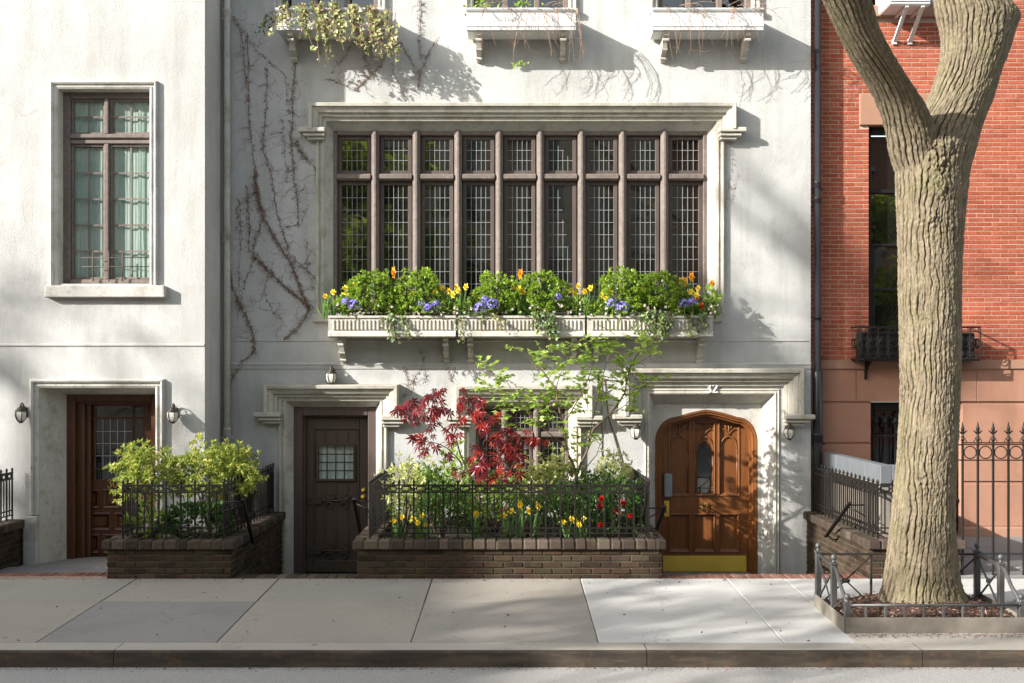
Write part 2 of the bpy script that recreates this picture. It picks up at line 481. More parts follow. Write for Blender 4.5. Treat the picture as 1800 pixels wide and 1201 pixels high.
# leaves and petals
M['pieris'] = leafmat('pieris_leaf', [C(.07, .14, .022), C(.16, .26, .035), C(.32, .40, .055), C(.56, .50, .15), C(.46, .50, .10)], .4)
M['box_leaf'] = leafmat('evergreen_leaf', [C(.07, .14, .014), (.17, .29, .026, 1), C(.28, .42, .04), C(.42, .54, .08)], .45, .32, .5)
M['dark_leaf'] = leafmat('dark_garden_leaf', [C(.02, .055, .012), C(.045, .115, .017), C(.08, .17, .028)], .35)
M['mid_leaf'] = leafmat('mid_green_leaf', [C(.08, .15, .025), C(.16, .26, .045), C(.28, .38, .08)], .4)
M['fresh_leaf'] = leafmat('fresh_green_leaf', [C(.20, .33, .045), C(.30, .44, .07), C(.44, .56, .13)], .45)
M['varieg'] = leafmat('variegated_leaf', [C(.17, .25, .045), C(.44, .49, .12), C(.62, .62, .27), C(.70, .68, .38)], .35)
M['ivy'] = leafmat('ivy_leaf', [C(.045, .085, .028), C(.09, .15, .045), C(.19, .25, .085), C(.36, .40, .17)], .2, .4)
M['ivy_pale'] = leafmat('pale_ivy_leaf', [C(.10, .14, .04), C(.22, .27, .08), C(.40, .42, .16), C(.50, .50, .24), C(.20, .11, .05)], .25)
M['maple'] = leafmat('red_maple_leaf', [C(.05, .005, .009), C(.11, .009, .015), C(.17, .013, .020), C(.24, .018, .022), C(.40, .045, .025)], .4, .35)
M['blade_leaf'] = leafmat('daffodil_leaf', [C(.06, .14, .035), C(.11, .22, .05), C(.18, .30, .08)], .3)
M['street_leaf'] = leafmat('street_tree_leaf', [C(.12, .20, .02), C(.28, .36, .035), C(.45, .50, .06)], .5)
M['yellow'] = leafmat('yellow_petal', [C(.86, .64, .02), C(.90, .72, .04), C(.92, .78, .12)], .3)
M['trumpet'] = leafmat('deep_yellow_trumpet', [C(.84, .50, .012), C(.88, .56, .02)], .2)
M['orange'] = leafmat('orange_petal', [C(.75, .28, .01), C(.80, .36, .015)], .2)
M['blue'] = leafmat('violet_blue_petal', [C(.16, .14, .50), C(.26, .22, .62), C(.38, .34, .72)], .2)
M['red'] = leafmat('red_petal', [C(.55, .015, .012), C(.70, .03, .02)], .2)
M['redorange'] = leafmat('scarlet_petal', [C(.72, .07, .015), C(.8, .12, .02)], .2)
M['white'] = leafmat('white_pink_petal', [C(.70, .62, .58), C(.80, .74, .70), C(.72, .55, .52)], .2)
M['litter'] = leafmat('bark_mulch', [C(.06, .034, .025), C(.12, .072, .054), C(.18, .115, .09), C(.26, .185, .15)], 0, .95, .1)

def concrete(name, col, speck=.8, stain=.5):
    m = NT(name)
    n1 = m.noise(1.1, 6, .65); n2 = m.noise(75, 3, .7)
    c = m.mix(m.ramp(n1, [(.3, 0), (.7, 1)]), mul(col, 1-.35*stain), mul(col, 1.06))
    c = m.mix(m.math('MULTIPLY', m.ramp(n2, [(.5, 0), (.72, 1)]), speck), c, mul(col, .62))
    c = m.mix(m.math('MULTIPLY', m.ramp(m.noise(95, 3, .7, None), [(.56, 0), (.70, 1)]), speck*.8), c, mul(col, 1.4))
    c = m.mix(m.math('MULTIPLY', m.ramp(m.noise(4.2, 7, .7), [(.56, 0), (.75, 1)]), .35*stain), c, mul(col, .6))
    vo = m.n('TexVoronoi', {'Vector': m.pos, 'Scale': 2.3}).outputs['Distance']
    gum = m.ramp(vo, [(.04, 1), (.075, 0)])
    c = m.mix(m.math('MULTIPLY', gum, .7), c, mul(col, .35))
    wv = m.n('VectorMath', {0: m.pos, 1: m.n('TexNoise', {'Vector': m.pos, 'Scale': 2.2, 'Detail': 5}).outputs['Color']}, operation='ADD').outputs[0]
    ck = m.n('TexVoronoi', {'Vector': wv, 'Scale': .42}, feature='DISTANCE_TO_EDGE').outputs['Distance']
    c = m.mix(m.math('MULTIPLY', m.ramp(ck, [(.0012, 1), (.0035, 0)]), .6*stain), c, mul(col, .25))
    sp = m.n('TexVoronoi', {'Vector': m.pos, 'Scale': 9.0}).outputs['Distance']
    c = m.mix(m.math('MULTIPLY', m.ramp(sp, [(.05, 1), (.09, 0)]), .4), c, mul(col, .45))
    dr = m.noise(.55, 5, .7)
    c = m.mix(m.math('MULTIPLY', m.ramp(dr, [(.46, 0), (.66, 1)]), .45*stain+.1), c, mul(col, .68))
    h = m.math('ADD', m.noise(130, 4, .6), m.math('MULTIPLY', m.noise(14, 3, .5), .5))
    return m.fin(c, .92, m.bump(h, .5, .008), 0, .2)
M['conc'] = concrete('tan_concrete', C(.30, .275, .24))
M['conc2'] = concrete('tan_concrete_dusty', C(.315, .285, .24))
M['conc_grey'] = concrete('grey_concrete_patch', C(.245, .232, .218), .5, .6)
M['conc_white'] = concrete('new_pale_concrete', C(.52, .505, .475), .45, .7)
M['conc_kerb'] = concrete('kerb_top_concrete', C(.36, .33, .28), .35, .5)
M['joint'] = simple('dark_joint', C(.02, .017, .013), .98)
def kerbface():
    m = NT('stained_kerb_face')
    n = m.noise(1.4, 6, .7, m.scaled((1, 1, 7))); n2 = m.noise(9, 5, .65)
    c = m.ramp(n, [(.3, C(.022, .018, .015)), (.5, C(.045, .035, .025)), (.66, C(.085, .066, .045)), (.8, C(.19, .16, .125))])
    c = m.mix(m.math('MULTIPLY', m.ramp(n2, [(.55, 0), (.72, 1)]), .5), c, C(.15, .075, .03))
    return m.fin(c, .7, m.bump(n2, .4, .01), 0, .35)
M['kerb'] = kerbface()
def asphalt():
    m = NT('pale_worn_asphalt')
    n1 = m.noise(120, 3, .7); n2 = m.noise(.8, 5, .6)
    c = m.mix(m.ramp(n1, [(.35, 0), (.68, 1)]), C(.17, .165, .155), C(.52, .50, .47))
    c = m.mix(m.ramp(n2, [(.35, 0), (.75, .5)]), c, C(.38, .355, .315))
    return m.fin(c, .92, m.bump(n1, .9, .012), 0, .25)
M['asphalt'] = asphalt()
# ================================================================= THE SETTING
FY = -2.75               # garden front line = back edge of the sidewalk
KY = -5.60               # kerb face
def gz(Y): return .035*(Y-FY) if Y < FY else 0.0
ROADZ = gz(KY)-.135
def struct(name, mb, mats): return tag(mb.build(name, mats), kind='structure')

g = MB()
X = 150
g.quad((-X, -160, ROADZ), (X, -160, ROADZ), (X, KY+.05, ROADZ), (-X, KY+.05, ROADZ))
struct('road', g, M['asphalt'])
# ground under the houses and gardens
g = MB()
g.quad((-X, FY-.02, -.75), (X, FY-.02, -.75), (X, 120, -.75), (-X, 120, -.75))
struct('ground', g, M['joint'])

# sidewalk: separate cast slabs with real joints
MATS = [M['conc'], M['conc2'], M['conc_grey'], M['conc_white'], M['joint'], M['conc_kerb']]
g = MB()
def slab(x0, x1, y0, y1, mi, j=.006, dz=0.0):
    x0 += j; x1 -= j; y0 += j; y1 -= j; b = .006
    za, zb = gz(y0)+dz, gz(y1)+dz
    g.add([(x0, y0, za-b), (x1, y0, za-b), (x1, y1, zb-b), (x0, y1, zb-b),
           (x0+b, y0+b, za), (x1-b, y0+b, za), (x1-b, y1-b, zb), (x0+b, y1-b, zb),
           (x0, y0, za-.1), (x1, y0, za-.1), (x1, y1, zb-.1), (x0, y1, zb-.1)],
          [(4, 5, 6, 7), (0, 1, 5, 4), (1, 2, 6, 5), (2, 3, 7, 6), (3, 0, 4, 7), (8, 9, 1, 0), (9, 10, 2, 1), (10, 11, 3, 2), (11, 8, 0, 3)], mi=mi)
XS = [-10.3, -8.7, -7.12, -5.55, -3.99, -2.48, -.847, .726]
YM, YK = -3.82, -5.35
for i in range(len(XS)-1):
    a, b_ = XS[i], XS[i+1]
    slab(a, b_, YM, FY, 0 if i % 2 else 1, .005)
    slab(a, b_, YK, YM, {3: 1, 4: 2, 5: 1}.get(i, 0), .005 if i < 4 else .003)
slab(.726, 2.28, YK, FY, 3, .004); slab(2.28, 2.885, YK, FY, 3, .002, .001)
slab(2.885, 4.45, -4.05, FY, 3, .003); slab(2.885, 4.45, YK, -5.03, 5, .003)
for i in range(4):
    a = 4.45+i*1.57
    slab(a, a+1.57, YM, FY, 3 if i == 0 else 0); slab(a, a+1.57, YK, YM, 0)
# bed under the joints
g.add([(-11, YK, gz(YK)-.03), (12, YK, gz(YK)-.03), (12, FY, -.03), (-11, FY, -.03)], [(0, 1, 2, 3)], mi=4)
struct('sidewalk', g, MATS)

g = MB()
xs = [-11, -8.2, -5.4, -3.25, 1.1, 3.35, 6.2, 9.5, 12]
for a, b_ in zip(xs[:-1], xs[1:]):
    zt = gz(YK); zf = gz(KY)
    r = .02
    g.prism_x([(YK-.004, zt), (KY+r, zf+.001), (KY+.006, zf-.006), (KY, zf-r), (KY-.012, ROADZ-.1), (YK-.004, ROADZ-.1)], a+.003, b_-.003)
    m0 = len(g.m)-8
    g.m[m0+2] = 1
struct('kerb', g, [M['kerb'], M['conc_kerb']])

# brick edging strips at the head of the steps, the steps and the sunken areas
g = MB()
def bricks_flat(x0, x1, y0, y1, z, w, mi, gap=.011):
    n = max(1, round((x1-x0)/w)); w = (x1-x0)/n
    for i in range(n):
        dz = random.uniform(-.003, .003)
        g.box(x0+i*w+gap/2, x0+(i+1)*w-gap/2, y0+gap/2, y1-gap/2, z-.06, z+dz, .005, mi)
    g.box(x0, x1, y0+.004, y1-.004, z-.07, z-.008, 0, mi+1)
bricks_flat(-5.94, -4.31, FY, FY+.22, .03, .075, 0)
bricks_flat(-2.96, -1.66, FY, FY+.30, .0, .105, 2)
bricks_flat(1.61, 3.80, FY, FY+.30, .0, .085, 0)
MM = [M['pavebrick'], M['mortar_light'], M['mosscap'], M['mortar_moss'], M['bluestone'], M['conc']]
for x0, x1 in ((-2.96, -1.66), (1.61, 3.80)):
    g.box(x0, x1, FY+.30, FY+.62, -.5, -.15, .008, 4)
    g.box(x0, x1, FY+.62, FY+.94, -.6, -.30, .008, 4)
    g.box(x0, x1, FY+.94, .5, -.7, -.452, .008, 4)
g.box(-5.97, -4.31, FY+.22, -1.35, -.7, -.10, .008, 4)
g.box(-5.97, -4.31, -1.35, -.30, -.7, -.14, .012, 5)
struct('paved_entry', g, MM)
g = MB()     # bluestone areaway of the brick house
for i, (a, b_) in enumerate(((3.95, 5.6), (5.6, 7.3), (7.3, 9.2))):
    for c, d, dz in ((-1.3, .25, .055), (FY, -1.3, .03)):
        g.box(a+.006, b_-.006, c+.006, d-.006, -.2, dz+.004*(i % 2), .006)
struct('areaway_paving', g, M['bluestone'])

# ================================================================= WALL HELPERS
def wall(mb, x0, x1, z0, z1, y, holes, mi=0):
    xs = sorted({x0, x1}|{h[0] for h in holes}|{h[1] for h in holes})
    zs = sorted({z0, z1}|{h[2] for h in holes}|{h[3] for h in holes})
    for a, b_ in zip(xs[:-1], xs[1:]):
        for c, d in zip(zs[:-1], zs[1:]):
            if b_-a < 1e-6 or d-c < 1e-6: continue
            mx, mz = (a+b_)/2, (c+d)/2
            if any(h[0] < mx < h[1] and h[2] < mz < h[3] for h in holes): continue
            mb.quad((a, y, c), (b_, y, c), (b_, y, d), (a, y, d), mi)
def reveal(mb, f, y0, b, y1, mi=0, bottom=True):
    A = [(f[0], y0, f[2]), (f[1], y0, f[2]), (f[1], y0, f[3]), (f[0], y0, f[3])]
    B = [(b[0], y1, b[2]), (b[1], y1, b[2]), (b[1], y1, b[3]), (b[0], y1, b[3])]
    for i in range(4):
        if i == 0 and not bottom: continue
        j = (i+1) % 4
        mb.quad(A[i], A[j], B[j], B[i], mi)
def rect(pxl, pxr, pyt, pyb, Y=0.0): return (wx(pxl, Y), wx(pxr, Y), wz(pyb, Y), wz(pyt, Y))
HOODP = [(0, 0), (0, .035), (.035, .05), (.05, .05), (.055, .085), (.095, .10), (.10, .13), (.15, .165), (.165, .165), (.175, .20), (.215, .205), (.225, .19), (.235, 0)]
def hood(name, parent, y, xl, xr, ztop_inner, zdl, zdr, k=1.0, stops=(True, True), m=None):
    mb = MB()
    mb.sweep([(xl, zdl), (xl, ztop_inner), (xr, ztop_inner), (xr, zdr)], [(o*k, d*k) for o, d in HOODP], y)
    for ok, x, z, sg in ((stops[0], xl, zdl, -1), (stops[1], xr, zdr, 1)):
        if not ok: continue
        for a, b_, zz, h, p in ((-.01, .37, 0.02, .075, .19), (.00, .31, -.044, .06, .155), (.01, .25, -.094, .05, .12)):
            xa, xb = x+sg*a*k, x+sg*b_*k
            mb.box(xa, xb, y+.002, y-p*k, z+zz-h+.012, z+zz, .012)
    return mb.build(name, m or M['trim'], parent)
CASEP = [(-.004, -.05), (0, .02), (.025, .035), (.03, .02), (.06, .02), (.065, .045), (.085, .055), (.10, .045), (.105, 0)]
def casing(name, parent, y, f, zb, k=1.0, m=None, prof=None):
    mb = MB()
    mb.sweep([(f[0], zb), (f[0], f[3]), (f[1], f[3]), (f[1], zb)], [(o*k, d*k) for o, d in (prof or CASEP)], y)
    return mb.build(name, m or M['trim'], parent)
def casement(parent, x0, x1, z0, z1, y, fw, cols, rows, m, pane_m, lead_m, lead=.008, fb=None, names=('casement', 'pane')):
    """a framed leaded light: casement mesh (frame + cames) and a slightly tilted pane"""
    fb = fb or fw
    mb = MB()
    mb.box(x0, x0+fw, y-.02, y+.03, z0, z1, .005); mb.box(x1-fw, x1, y-.02, y+.03, z0, z1, .005)
    mb.box(x0+fw, x1-fw, y-.0195, y+.0295, z1-fw, z1, .005); mb.box(x0+fw, x1-fw, y-.0195, y+.0295, z0, z0+fb, .005)
    gx0, gx1, gz0, gz1 = x0+fw, x1-fw, z0+fb, z1-fw
    for i in range(1, cols):
        x = gx0+(gx1-gx0)*i/cols+random.uniform(-.0028, .0028)
        mb.box(x-lead/2, x+lead/2, y-.004, y+.004, gz0-.003, gz1+.003, 0, 1)
    for i in range(1, rows):
        z = gz0+(gz1-gz0)*i/rows
        mb.box(gx0-.003, gx1+.003, y-.0045, y+.0035, z-lead/2, z+lead/2, 0, 1)
    o = mb.build(names[0], [m, lead_m], parent)
    t = random.uniform(-.005, .005); u = random.uniform(-.006, .006)
    p = MB(); yy = y+.008
    p.box(gx0-.006, gx1+.006, yy, yy+.004, gz0-.006, gz1+.006)
    p.v = [(a, b_+t*(a-gx0)/(gx1-gx0)*2+u*(c-gz0)/(gz1-gz0)*2, c) for a, b_, c in p.v]
    p.build(names[1], pane_m, parent)
    return o
def ribbon(mb, pts, ws, y, t, mi=0):
    P = [np.array(p, float) for p in pts]; n = len(P); L = []; R = []
    for i in range(n):
        a = unit(P[i]-P[i-1]) if i > 0 else unit(P[1]-P[0])
        b_ = unit(P[i+1]-P[i]) if i < n-1 else a
        tt = unit(a+b_) if np.linalg.norm(a+b_) > .2 else b_
        nn = np.array([-tt[1], tt[0]])*ws[i]/2
        L.append(P[i]+nn); R.append(P[i]-nn)
    vs = [(q[0], y-t, q[1]) for q in L]+[(q[0], y-t, q[1]) for q in R]+[(q[0], y, q[1]) for q in L]+[(q[0], y, q[1]) for q in R]
    fs = []
    for i in range(n-1):
        fs += [(i, n+i, n+i+1, i+1), (2*n+i, i, i+1, 2*n+i+1), (n+i, 3*n+i, 3*n+i+1, n+i+1)]
    mb.add(vs, fs, mi=mi)
DIG = {
 '3': [(.05, .80), (.12, .93), (.27, 1), (.42, .93), (.47, .79), (.40, .64), (.24, .56), (.25, .54), (.43, .46), (.52, .29), (.44, .09), (.26, 0), (.09, .05), (.03, .19)],
 '2': [(.05, .74), (.09, .90), (.25, 1), (.42, .93), (.49, .76), (.43, .58), (.27, .37), (.05, .06), (.06, .045), (.30, .05), (.53, .05), (.53, .16)],
 '0': [(.28, 1), (.12, .9), (.04, .68), (.03, .5), (.04, .32), (.12, .1), (.28, 0), (.44, .1), (.52, .32), (.53, .5), (.52, .68), (.44, .9), (.28, 1)]}
def digits(mb, text, xc, z, h, y, t, wt=.11, even=.5):
    adv = .70*h; x = xc-adv*len(text)/2+.05*h
    for ch in text:
        P = DIG[ch]; n = len(P); ws = []
        for i in range(n):
            a = np.array(P[min(i+1, n-1)])-np.array(P[max(i-1, 0)]); a = unit(a)
            ws.append(h*wt*(even+(1.25-even)*abs(a[1])))
        ribbon(mb, [(x+p[0]*h, z+p[1]*h) for p in P], ws, y, t)
        x += adv

# ================================================================= MAIN HOUSE (number 32)
house = thing('townhouse', 'pale grey stucco townhouse with wide leaded window, dark plank door and arched wooden door', 'townhouse', (0, .2, -.7))
BW = rect(570, 1259, 213, 552)               # big window, front of splay
BWb = rect(583, 1246, 227, 552)
D34 = rect(504, 668, 706, 1075); D34b = rect(513, 659, 716, 1075)
LW = rect(826, 1010, 704, 862); LWb = rect(836, 1000, 714, 862)
D32 = rect(1142, 1361, 693, 1075); D32b = rect(1153, 1341, 714, 1075)
UW = [rect(495, 665, -190, 30), rect(832, 1000, -190, 18), rect(1157, 1322, -190, 18)]
w = MB()
wall(w, -3.70, 3.89, -.75, 11.5, 0, [BW, D34, LW, D32]+UW)
w.quad((3.89, 0, -.75), (3.89, 8, -.75), (3.89, 8, 11.5), (3.89, 0, 11.5))
w.quad((-3.7, 0, -.75), (-3.7, 8, -.75), (-3.7, 8, 11.5), (-3.7, 0, 11.5))
w.quad((-3.7, 0, 11.5), (3.89, 0, 11.5), (3.89, 8, 11.5), (-3.7, 8, 11.5))
w.quad((-3.7, 8, -.75), (3.89, 8, -.75), (3.89, 8, 11.5), (-3.7, 8, 11.5))
for f, b_, yy in ((BW, BWb, .13), (LW, LWb, .10), (D34, D34b, .12), (D32, D32b, .24)):
    reveal(w, f, 0, b_, yy, 1)
for u in UW: reveal(w, u, 0, u, .2, 1)
w.build('wall', [M['stucco'], M['trim_clean']], house)
w = MB()
zb = wz(637)
w.prism_x([(.0, zb), (-.022, zb-.004), (-.03, zb-.03), (-.018, zb-.04), (-.012, zb-.085), (0, zb-.09)], -3.69, 3.885)
w.prism_x([(.0, wz(597)), (-.010, wz(597)-.004), (-.012, wz(597)-.02), (0, wz(597)-.026)], -3.69, wx(1420))
w.build('belt_course', M['stucco'], house)
# --- wide window
wf = MB()
z_sill = wz(552); zt = BWb[3]
wf.prism_x([(.13, z_sill+.03), (-.06, z_sill), (-.06, z_sill-.10), (.0, z_sill-.115)], wx(552), wx(1268), 1)
LX = [583, 657, 730, 804, 877, 950, 1023, 1096, 1170, 1246]
def mull(mb, x, z0, z1, yf, yb, wf_, wb_):
    vs = []
    for zz in (z0, z1):
        vs += [(x-wb_, yb, zz), (x-wb_, yf+.045, zz), (x-wf_*1.15, yf+.010, zz), (x-wf_*.5, yf, zz), (x+wf_*.5, yf, zz), (x+wf_*1.15, yf+.010, zz), (x+wb_, yf+.045, zz), (x+wb_, yb, zz)]
    mb.add(vs, [(i, (i+1) % 8, 8+(i+1) % 8, 8+i) for i in range(8)])
def transom(mb, x0, x1, z, yf, yb, hf, hb):
    mb.prism_x([(yb, z-hb), (yf+.03, z-hb), (yf, z-hf), (yf, z+hf), (yf+.03, z+hb), (yb, z+hb)], x0, x1)
for i, px in enumerate(LX[1:-1]): mull(wf, wx(px+.5), z_sill, zt, .085, .26, .021, .050)
zt1 = wz(308.5)
wf.box(BWb[0]-.02, BWb[0]+.05, .131, .27, z_sill, zt, .008)
wf.box(BWb[1]-.05, BWb[1]+.02, .131, .27, z_sill, zt, .008)
wf.box(BWb[0]+.05, BWb[1]-.05, .132, .27, zt-.05, zt+.02, .008)
for a, b_ in zip(LX[:-1], LX[1:]):
    xa = wx(a)+(.05 if a == 583 else .058); xb = wx(b_)-(.05 if b_ == 1246 else .058)
    transom(wf, xa, xb, zt1, .092, .26, .022, .043)
win = wf.build('window', [M['taupe'], M['trim']], house)
for i, (a, b_) in enumerate(zip(LX[:-1], LX[1:])):
    xa = wx(a)+(.05 if i == 0 else .058)+.002; xb = wx(b_)-(.05 if i == 8 else .058)-.002
    casement(win, xa, xb, zt1+.045, zt-.052, .205, .052, 5, 3, M['taupe_dark'], M['glass'], M['lead'], .0055)
    casement(win, xa, xb, z_sill+.03, zt1-.045, .205, .052, 5, 10, M['taupe_dark'], M['glass'], M['lead'], .0055)
casing('window_surround', house, 0, BW, z_sill, 1.0)
hood('hood_mould', house, 0, wx(574), wx(1262), wz(214), wz(231), wz(231), .93)
# --- upper windows
for u in UW:
    mb = MB()
    mb.box(u[0]+.001, u[0]+.07, .08, .2, u[2]+.05, u[3], .006); mb.box(u[1]-.07, u[1]-.001, .08, .2, u[2]+.05, u[3], .006)
    mb.box(u[0]+.001, u[1]-.001, .06, .2, u[2]+.001, u[2]+.05, .006)
    for k in (1, 2): mb.box(u[0]+(u[1]-u[0])*k/3-.035, u[0]+(u[1]-u[0])*k/3+.035, .09, .19, u[2]+.05, u[3], .006)
    uo = mb.build('window', M['taupe'], house)
    p = MB(); p.box(u[0]+.01, u[1]-.01, .205, .212, u[2], u[3]); p.build('pane', M['glass'], uo)
    mb = MB(); mb.sweep([(u[0], u[2]-.02), (u[0], u[3]), (u[1], u[3]), (u[1], u[2]-.02)], CASEP, 0); mb.build('surround', M['trim_clean'], uo)
    mb = MB(); mb.box(u[0]-.12, u[1]+.12, .02, -.08, u[2]-.075, u[2]-.0005, .01); mb.build('sill', M['trim_clean'], uo)
# --- lower window
wf = MB()
zs = wz(862); zt = LWb[3]; zt1 = wz(765)
for px in (887, 944): mull(wf, wx(px), zs, zt, .07, .22, .021, .048)
LX2 = [836, 887, 944, 1000]
wf.box(LWb[0]-.02, LWb[0]+.045, .101, .23, zs, zt, .006); wf.box(LWb[1]-.045, LWb[1]+.02, .101, .23, zs, zt, .006)
wf.box(LWb[0]+.045, LWb[1]-.045, .102, .23, zt-.045, zt+.02, .006)
for a, b_ in zip(LX2[:-1], LX2[1:]):
    transom(wf, wx(a)+(.045 if a == 836 else .055), wx(b_)-(.045 if b_ == 1000 else .055), zt1, .08, .22, .022, .042)
wf.prism_x([(.10, zs+.02), (-.05, zs-.002), (-.05, zs-.09), (0, zs-.1)], wx(815), wx(1022), 1)
lw = wf.build('window', [M['taupe'], M['trim']], house)
for a, b_ in zip(LX2[:-1], LX2[1:]):
    xa = wx(a)+(.045 if a == 836 else .055)+.002; xb = wx(b_)-(.045 if b_ == 1000 else .055)-.002
    casement(lw, xa, xb, zt1+.044, zt-.047, .17, .04, 4, 3, M['taupe_dark'], M['glass'], M['lead'], .0055)
    casement(lw, xa, xb, zs+.02, zt1-.044, .17, .04, 4, 6, M['taupe_dark'], M['glass'], M['lead'], .0055)
casing('window_surround', house, 0, LW, zs, .9)
hood('hood_mould', house, 0, wx(830), wx(1012), wz(706), wz(733), wz(733), .93)
# --- plank door (left)
casing('door_surround', house, 0, D34, -.7, 1.0)
hood('hood_mould', house, 0, wx(496), wx(673), wz(705), wz(727), wz(733), .93)
f = MB(); x0, x1 = D34b[0], D34b[1]; zt = D34b[3]
f.box(x0-.02, x0+.115, .121, .30, -.7, zt, .01); f.box(x1-.105, x1+.02, .121, .30, -.7, zt, .01)
f.box(x0+.115, x1-.105, .122, .299, zt-.115, zt+.02, .01)
f.box(x0+.105, x0+.14, .20, .32, -.7, zt-.10, .006); f.box(x1-.13, x1-.095, .20, .32, -.7, zt-.10, .006); f.box(x0+.14, x1-.13, .201, .319, zt-.14, zt-.10, .006)
dfo = f.build('door_frame', M['darkframe'], house)
lx0, lx1, lz0, lz1 = x0+.142, x1-.132, -.43, zt-.142
dm = MB(); yd = .27
wins = (wx(560, yd), wx(621, yd), wz(842, yd), wz(784, yd))
wall(dm, lx0, lx1, lz0, lz1, yd, [wins])
reveal(dm, wins, yd, wins, yd+.04)
# planks between a perimeter frame
fr = .10
dm.box(lx0, lx0+fr, yd-.022, yd-.001, lz0, lz1, .006); dm.box(lx1-fr, lx1, yd-.022, yd-.001, lz0, lz1, .006)
dm.box(lx0+fr, lx1-fr, yd-.0215, yd-.001, lz1-.16, lz1, .006); dm.box(lx0+fr, lx1-fr, yd-.0215, yd-.001, lz0, lz0+.16, .006)
dm.box(lx0+fr, lx0+fr+.02, yd-.03, yd-.001, lz0+.16, lz1-.16, .006); dm.box(lx1-fr-.02, lx1-fr, yd-.03, yd-.001, lz0+.16, lz1-.16, .006)
for i in range(1, 4):
    x = lx0+fr+(lx1-lx0-2*fr)*i/4
    for za, zb_ in ((lz0+.16, wins[2]-.03), (wins[3]+.03, lz1-.16)): dm.box(x-.006, x+.006, yd-.010, yd-.001, za, zb_, .003)
door = dm.build('door', M['darkdoor'], house)
for zc in (wz(880, yd), wz(968, yd)):      # strap hinges with scrolls
    mb = MB()
    mb.box(lx0+.005, lx0+.20, yd-.034, yd-.0225, zc-.055, zc+.055, .006)
    for i in range(5):
        for k in (-1, 0, 1): mb.lathe([(.011, 0), (.007, .008), (0.001, .011)], (0, 0, 0), 6); 
        for q in range(len(mb.v)-3*18, len(mb.v)):
            j = (q-(len(mb.v)-54))//18; v = mb.v[q]
            mb.v[q] = (lx0+.035+i*.034+v[0], yd-.034-v[2], zc+(-1+j)*.036+v[1])
    mb.tube([(lx0+.20, yd-.028, zc), (lx0+.34, yd-.028, zc), (lx0+.52, yd-.028, zc), (lx0+.60, yd-.028, zc+.005)], [.014, .012, .011, .006], 6)
    for cx in (.30, .50):
        for sg in (-1, 1):
            pts = []
            for k in range(15):
                a = k/14*1.6*PI; r = .055*(1-.55*k/14)
                pts.append((lx0+cx+.012*sg+math.cos(a+PI)*r+.02, yd-.028, zc+sg*(.055+math.sin(a+PI)*r+.012)))
            mb.tube(pts, [.011]*12+[.010, .013, .013], 6)
    mb.build('strap_hinge', M['darkdoor'], door)
mb = MB()     # grille over the little window
gx = .028
mb.box(wins[0]-gx, wins[0], yd-.035, yd-.0005, wins[2]-gx, wins[3]+gx, .005); mb.box(wins[1], wins[1]+gx, yd-.035, yd-.0005, wins[2]-gx, wins[3]+gx, .005)
mb.box(wins[0], wins[1], yd-.0345, yd-.0005, wins[3], wins[3]+gx, .005); mb.box(wins[0], wins[1], yd-.0345, yd-.0005, wins[2]-gx, wins[2], .005)
for i in range(1, 4):
    x = wins[0]+(wins[1]-wins[0])*i/4; mb.tube([(x, yd-.022, wins[2]-.01), (x, yd-.022, wins[3]+.01)], .0085, 6)
    z = wins[2]+(wins[3]-wins[2])*i/4; mb.tube([(wins[0]-.01, yd-.012, z), (wins[1]+.01, yd-.012, z)], .0085, 6)
mb.build('grille', M['darkdoor'], door)
mb = MB(); mb.box(wins[0]-.005, wins[1]+.005, yd+.02, yd+.024, wins[2]-.005, wins[3]+.005); mb.build('pane', M['glass_clear'], door)
mb = MB(); n = 40
vs = []
for i in range(n+1):
    x = wins[0]-.01+(wins[1]-wins[0]+.02)*i/n; y = yd+.045+.008*math.sin(i*.9)+.005*math.sin(i*2.1)
    vs += [(x, y, wins[2]-.01), (x, y, wins[3]+.01)]
mb.add(vs, [(2*i, 2*i+2, 2*i+3, 2*i+1) for i in range(n)], True)
mb.build('curtain', M['curtain_w'], door)
def knob(parent, x, y, z, r=.03, m='brass', name='knob'):
    mb = MB(); mb.lathe([(r*1.1, 0), (r*1.1, .006), (r*.4, .01), (r*.4, .03), (r*.8, .036), (r, .05), (r*.8, .064), (r*.2, .07)], (0, 0, 0), 14)
    mb.v = [(x+a, y-c, z+b_) for a, b_, c in mb.v]
    return mb.build(name, M[m], parent)
knob(door, wx(640, yd), yd-.0225, wz(861, yd), .026); knob(door, wx(639, yd), yd-.0225, wz(873, yd), .03)
# --- arched door 32 (right)
PRF = [(-.004, -.05), (0, .012), (.02, .022), (.028, .010), (.05, .010), (.06, .024), (.075, .014), (.08, 0)]
casing('door_surround', house, 0, D32, -.7, .9, None, PRF)
hood('hood_mould', house, 0, wx(1126), wx(1377), wz(679), wz(731), wz(731), 1.0)
yp = .20
def arch(px_l, px_r, py_s, py_sh, py_ap, inset=0.0, n=9):
    """four-centred arch: springing py_s, haunch py_sh, apex py_ap (x, z list, left to right)"""
    xl, xr = wx(px_l)+inset, wx(px_r)-inset; zs_, zh, za = wz(py_s), wz(py_sh)-inset, wz(py_ap)-inset
    xc = (xl+xr)/2; rx = (xr-xl)*.20; L = []
    for k in range(n+1):
        a = k/n*PI/2
        L.append((xl+rx*(1-math.cos(a)), zs_+(zh-zs_)*math.sin(a)))
    for k in range(1, 7):
        t = k/6; L.append((L[n][0]+(xc-L[n][0])*t, zh+(za-zh)*(1-(1-t)**1.35)))
    return L+[(2*xc-x, z) for x, z in L[-2::-1]]
A0 = arch(1155, 1338, 778, 734, 721)
mb = MB()
top = D32b[3]+.02; xa, xb = D32b[0]-.03, D32b[1]+.03
pts = [(A0[0][0], -.7)]+A0+[(A0[-1][0], -.7)]
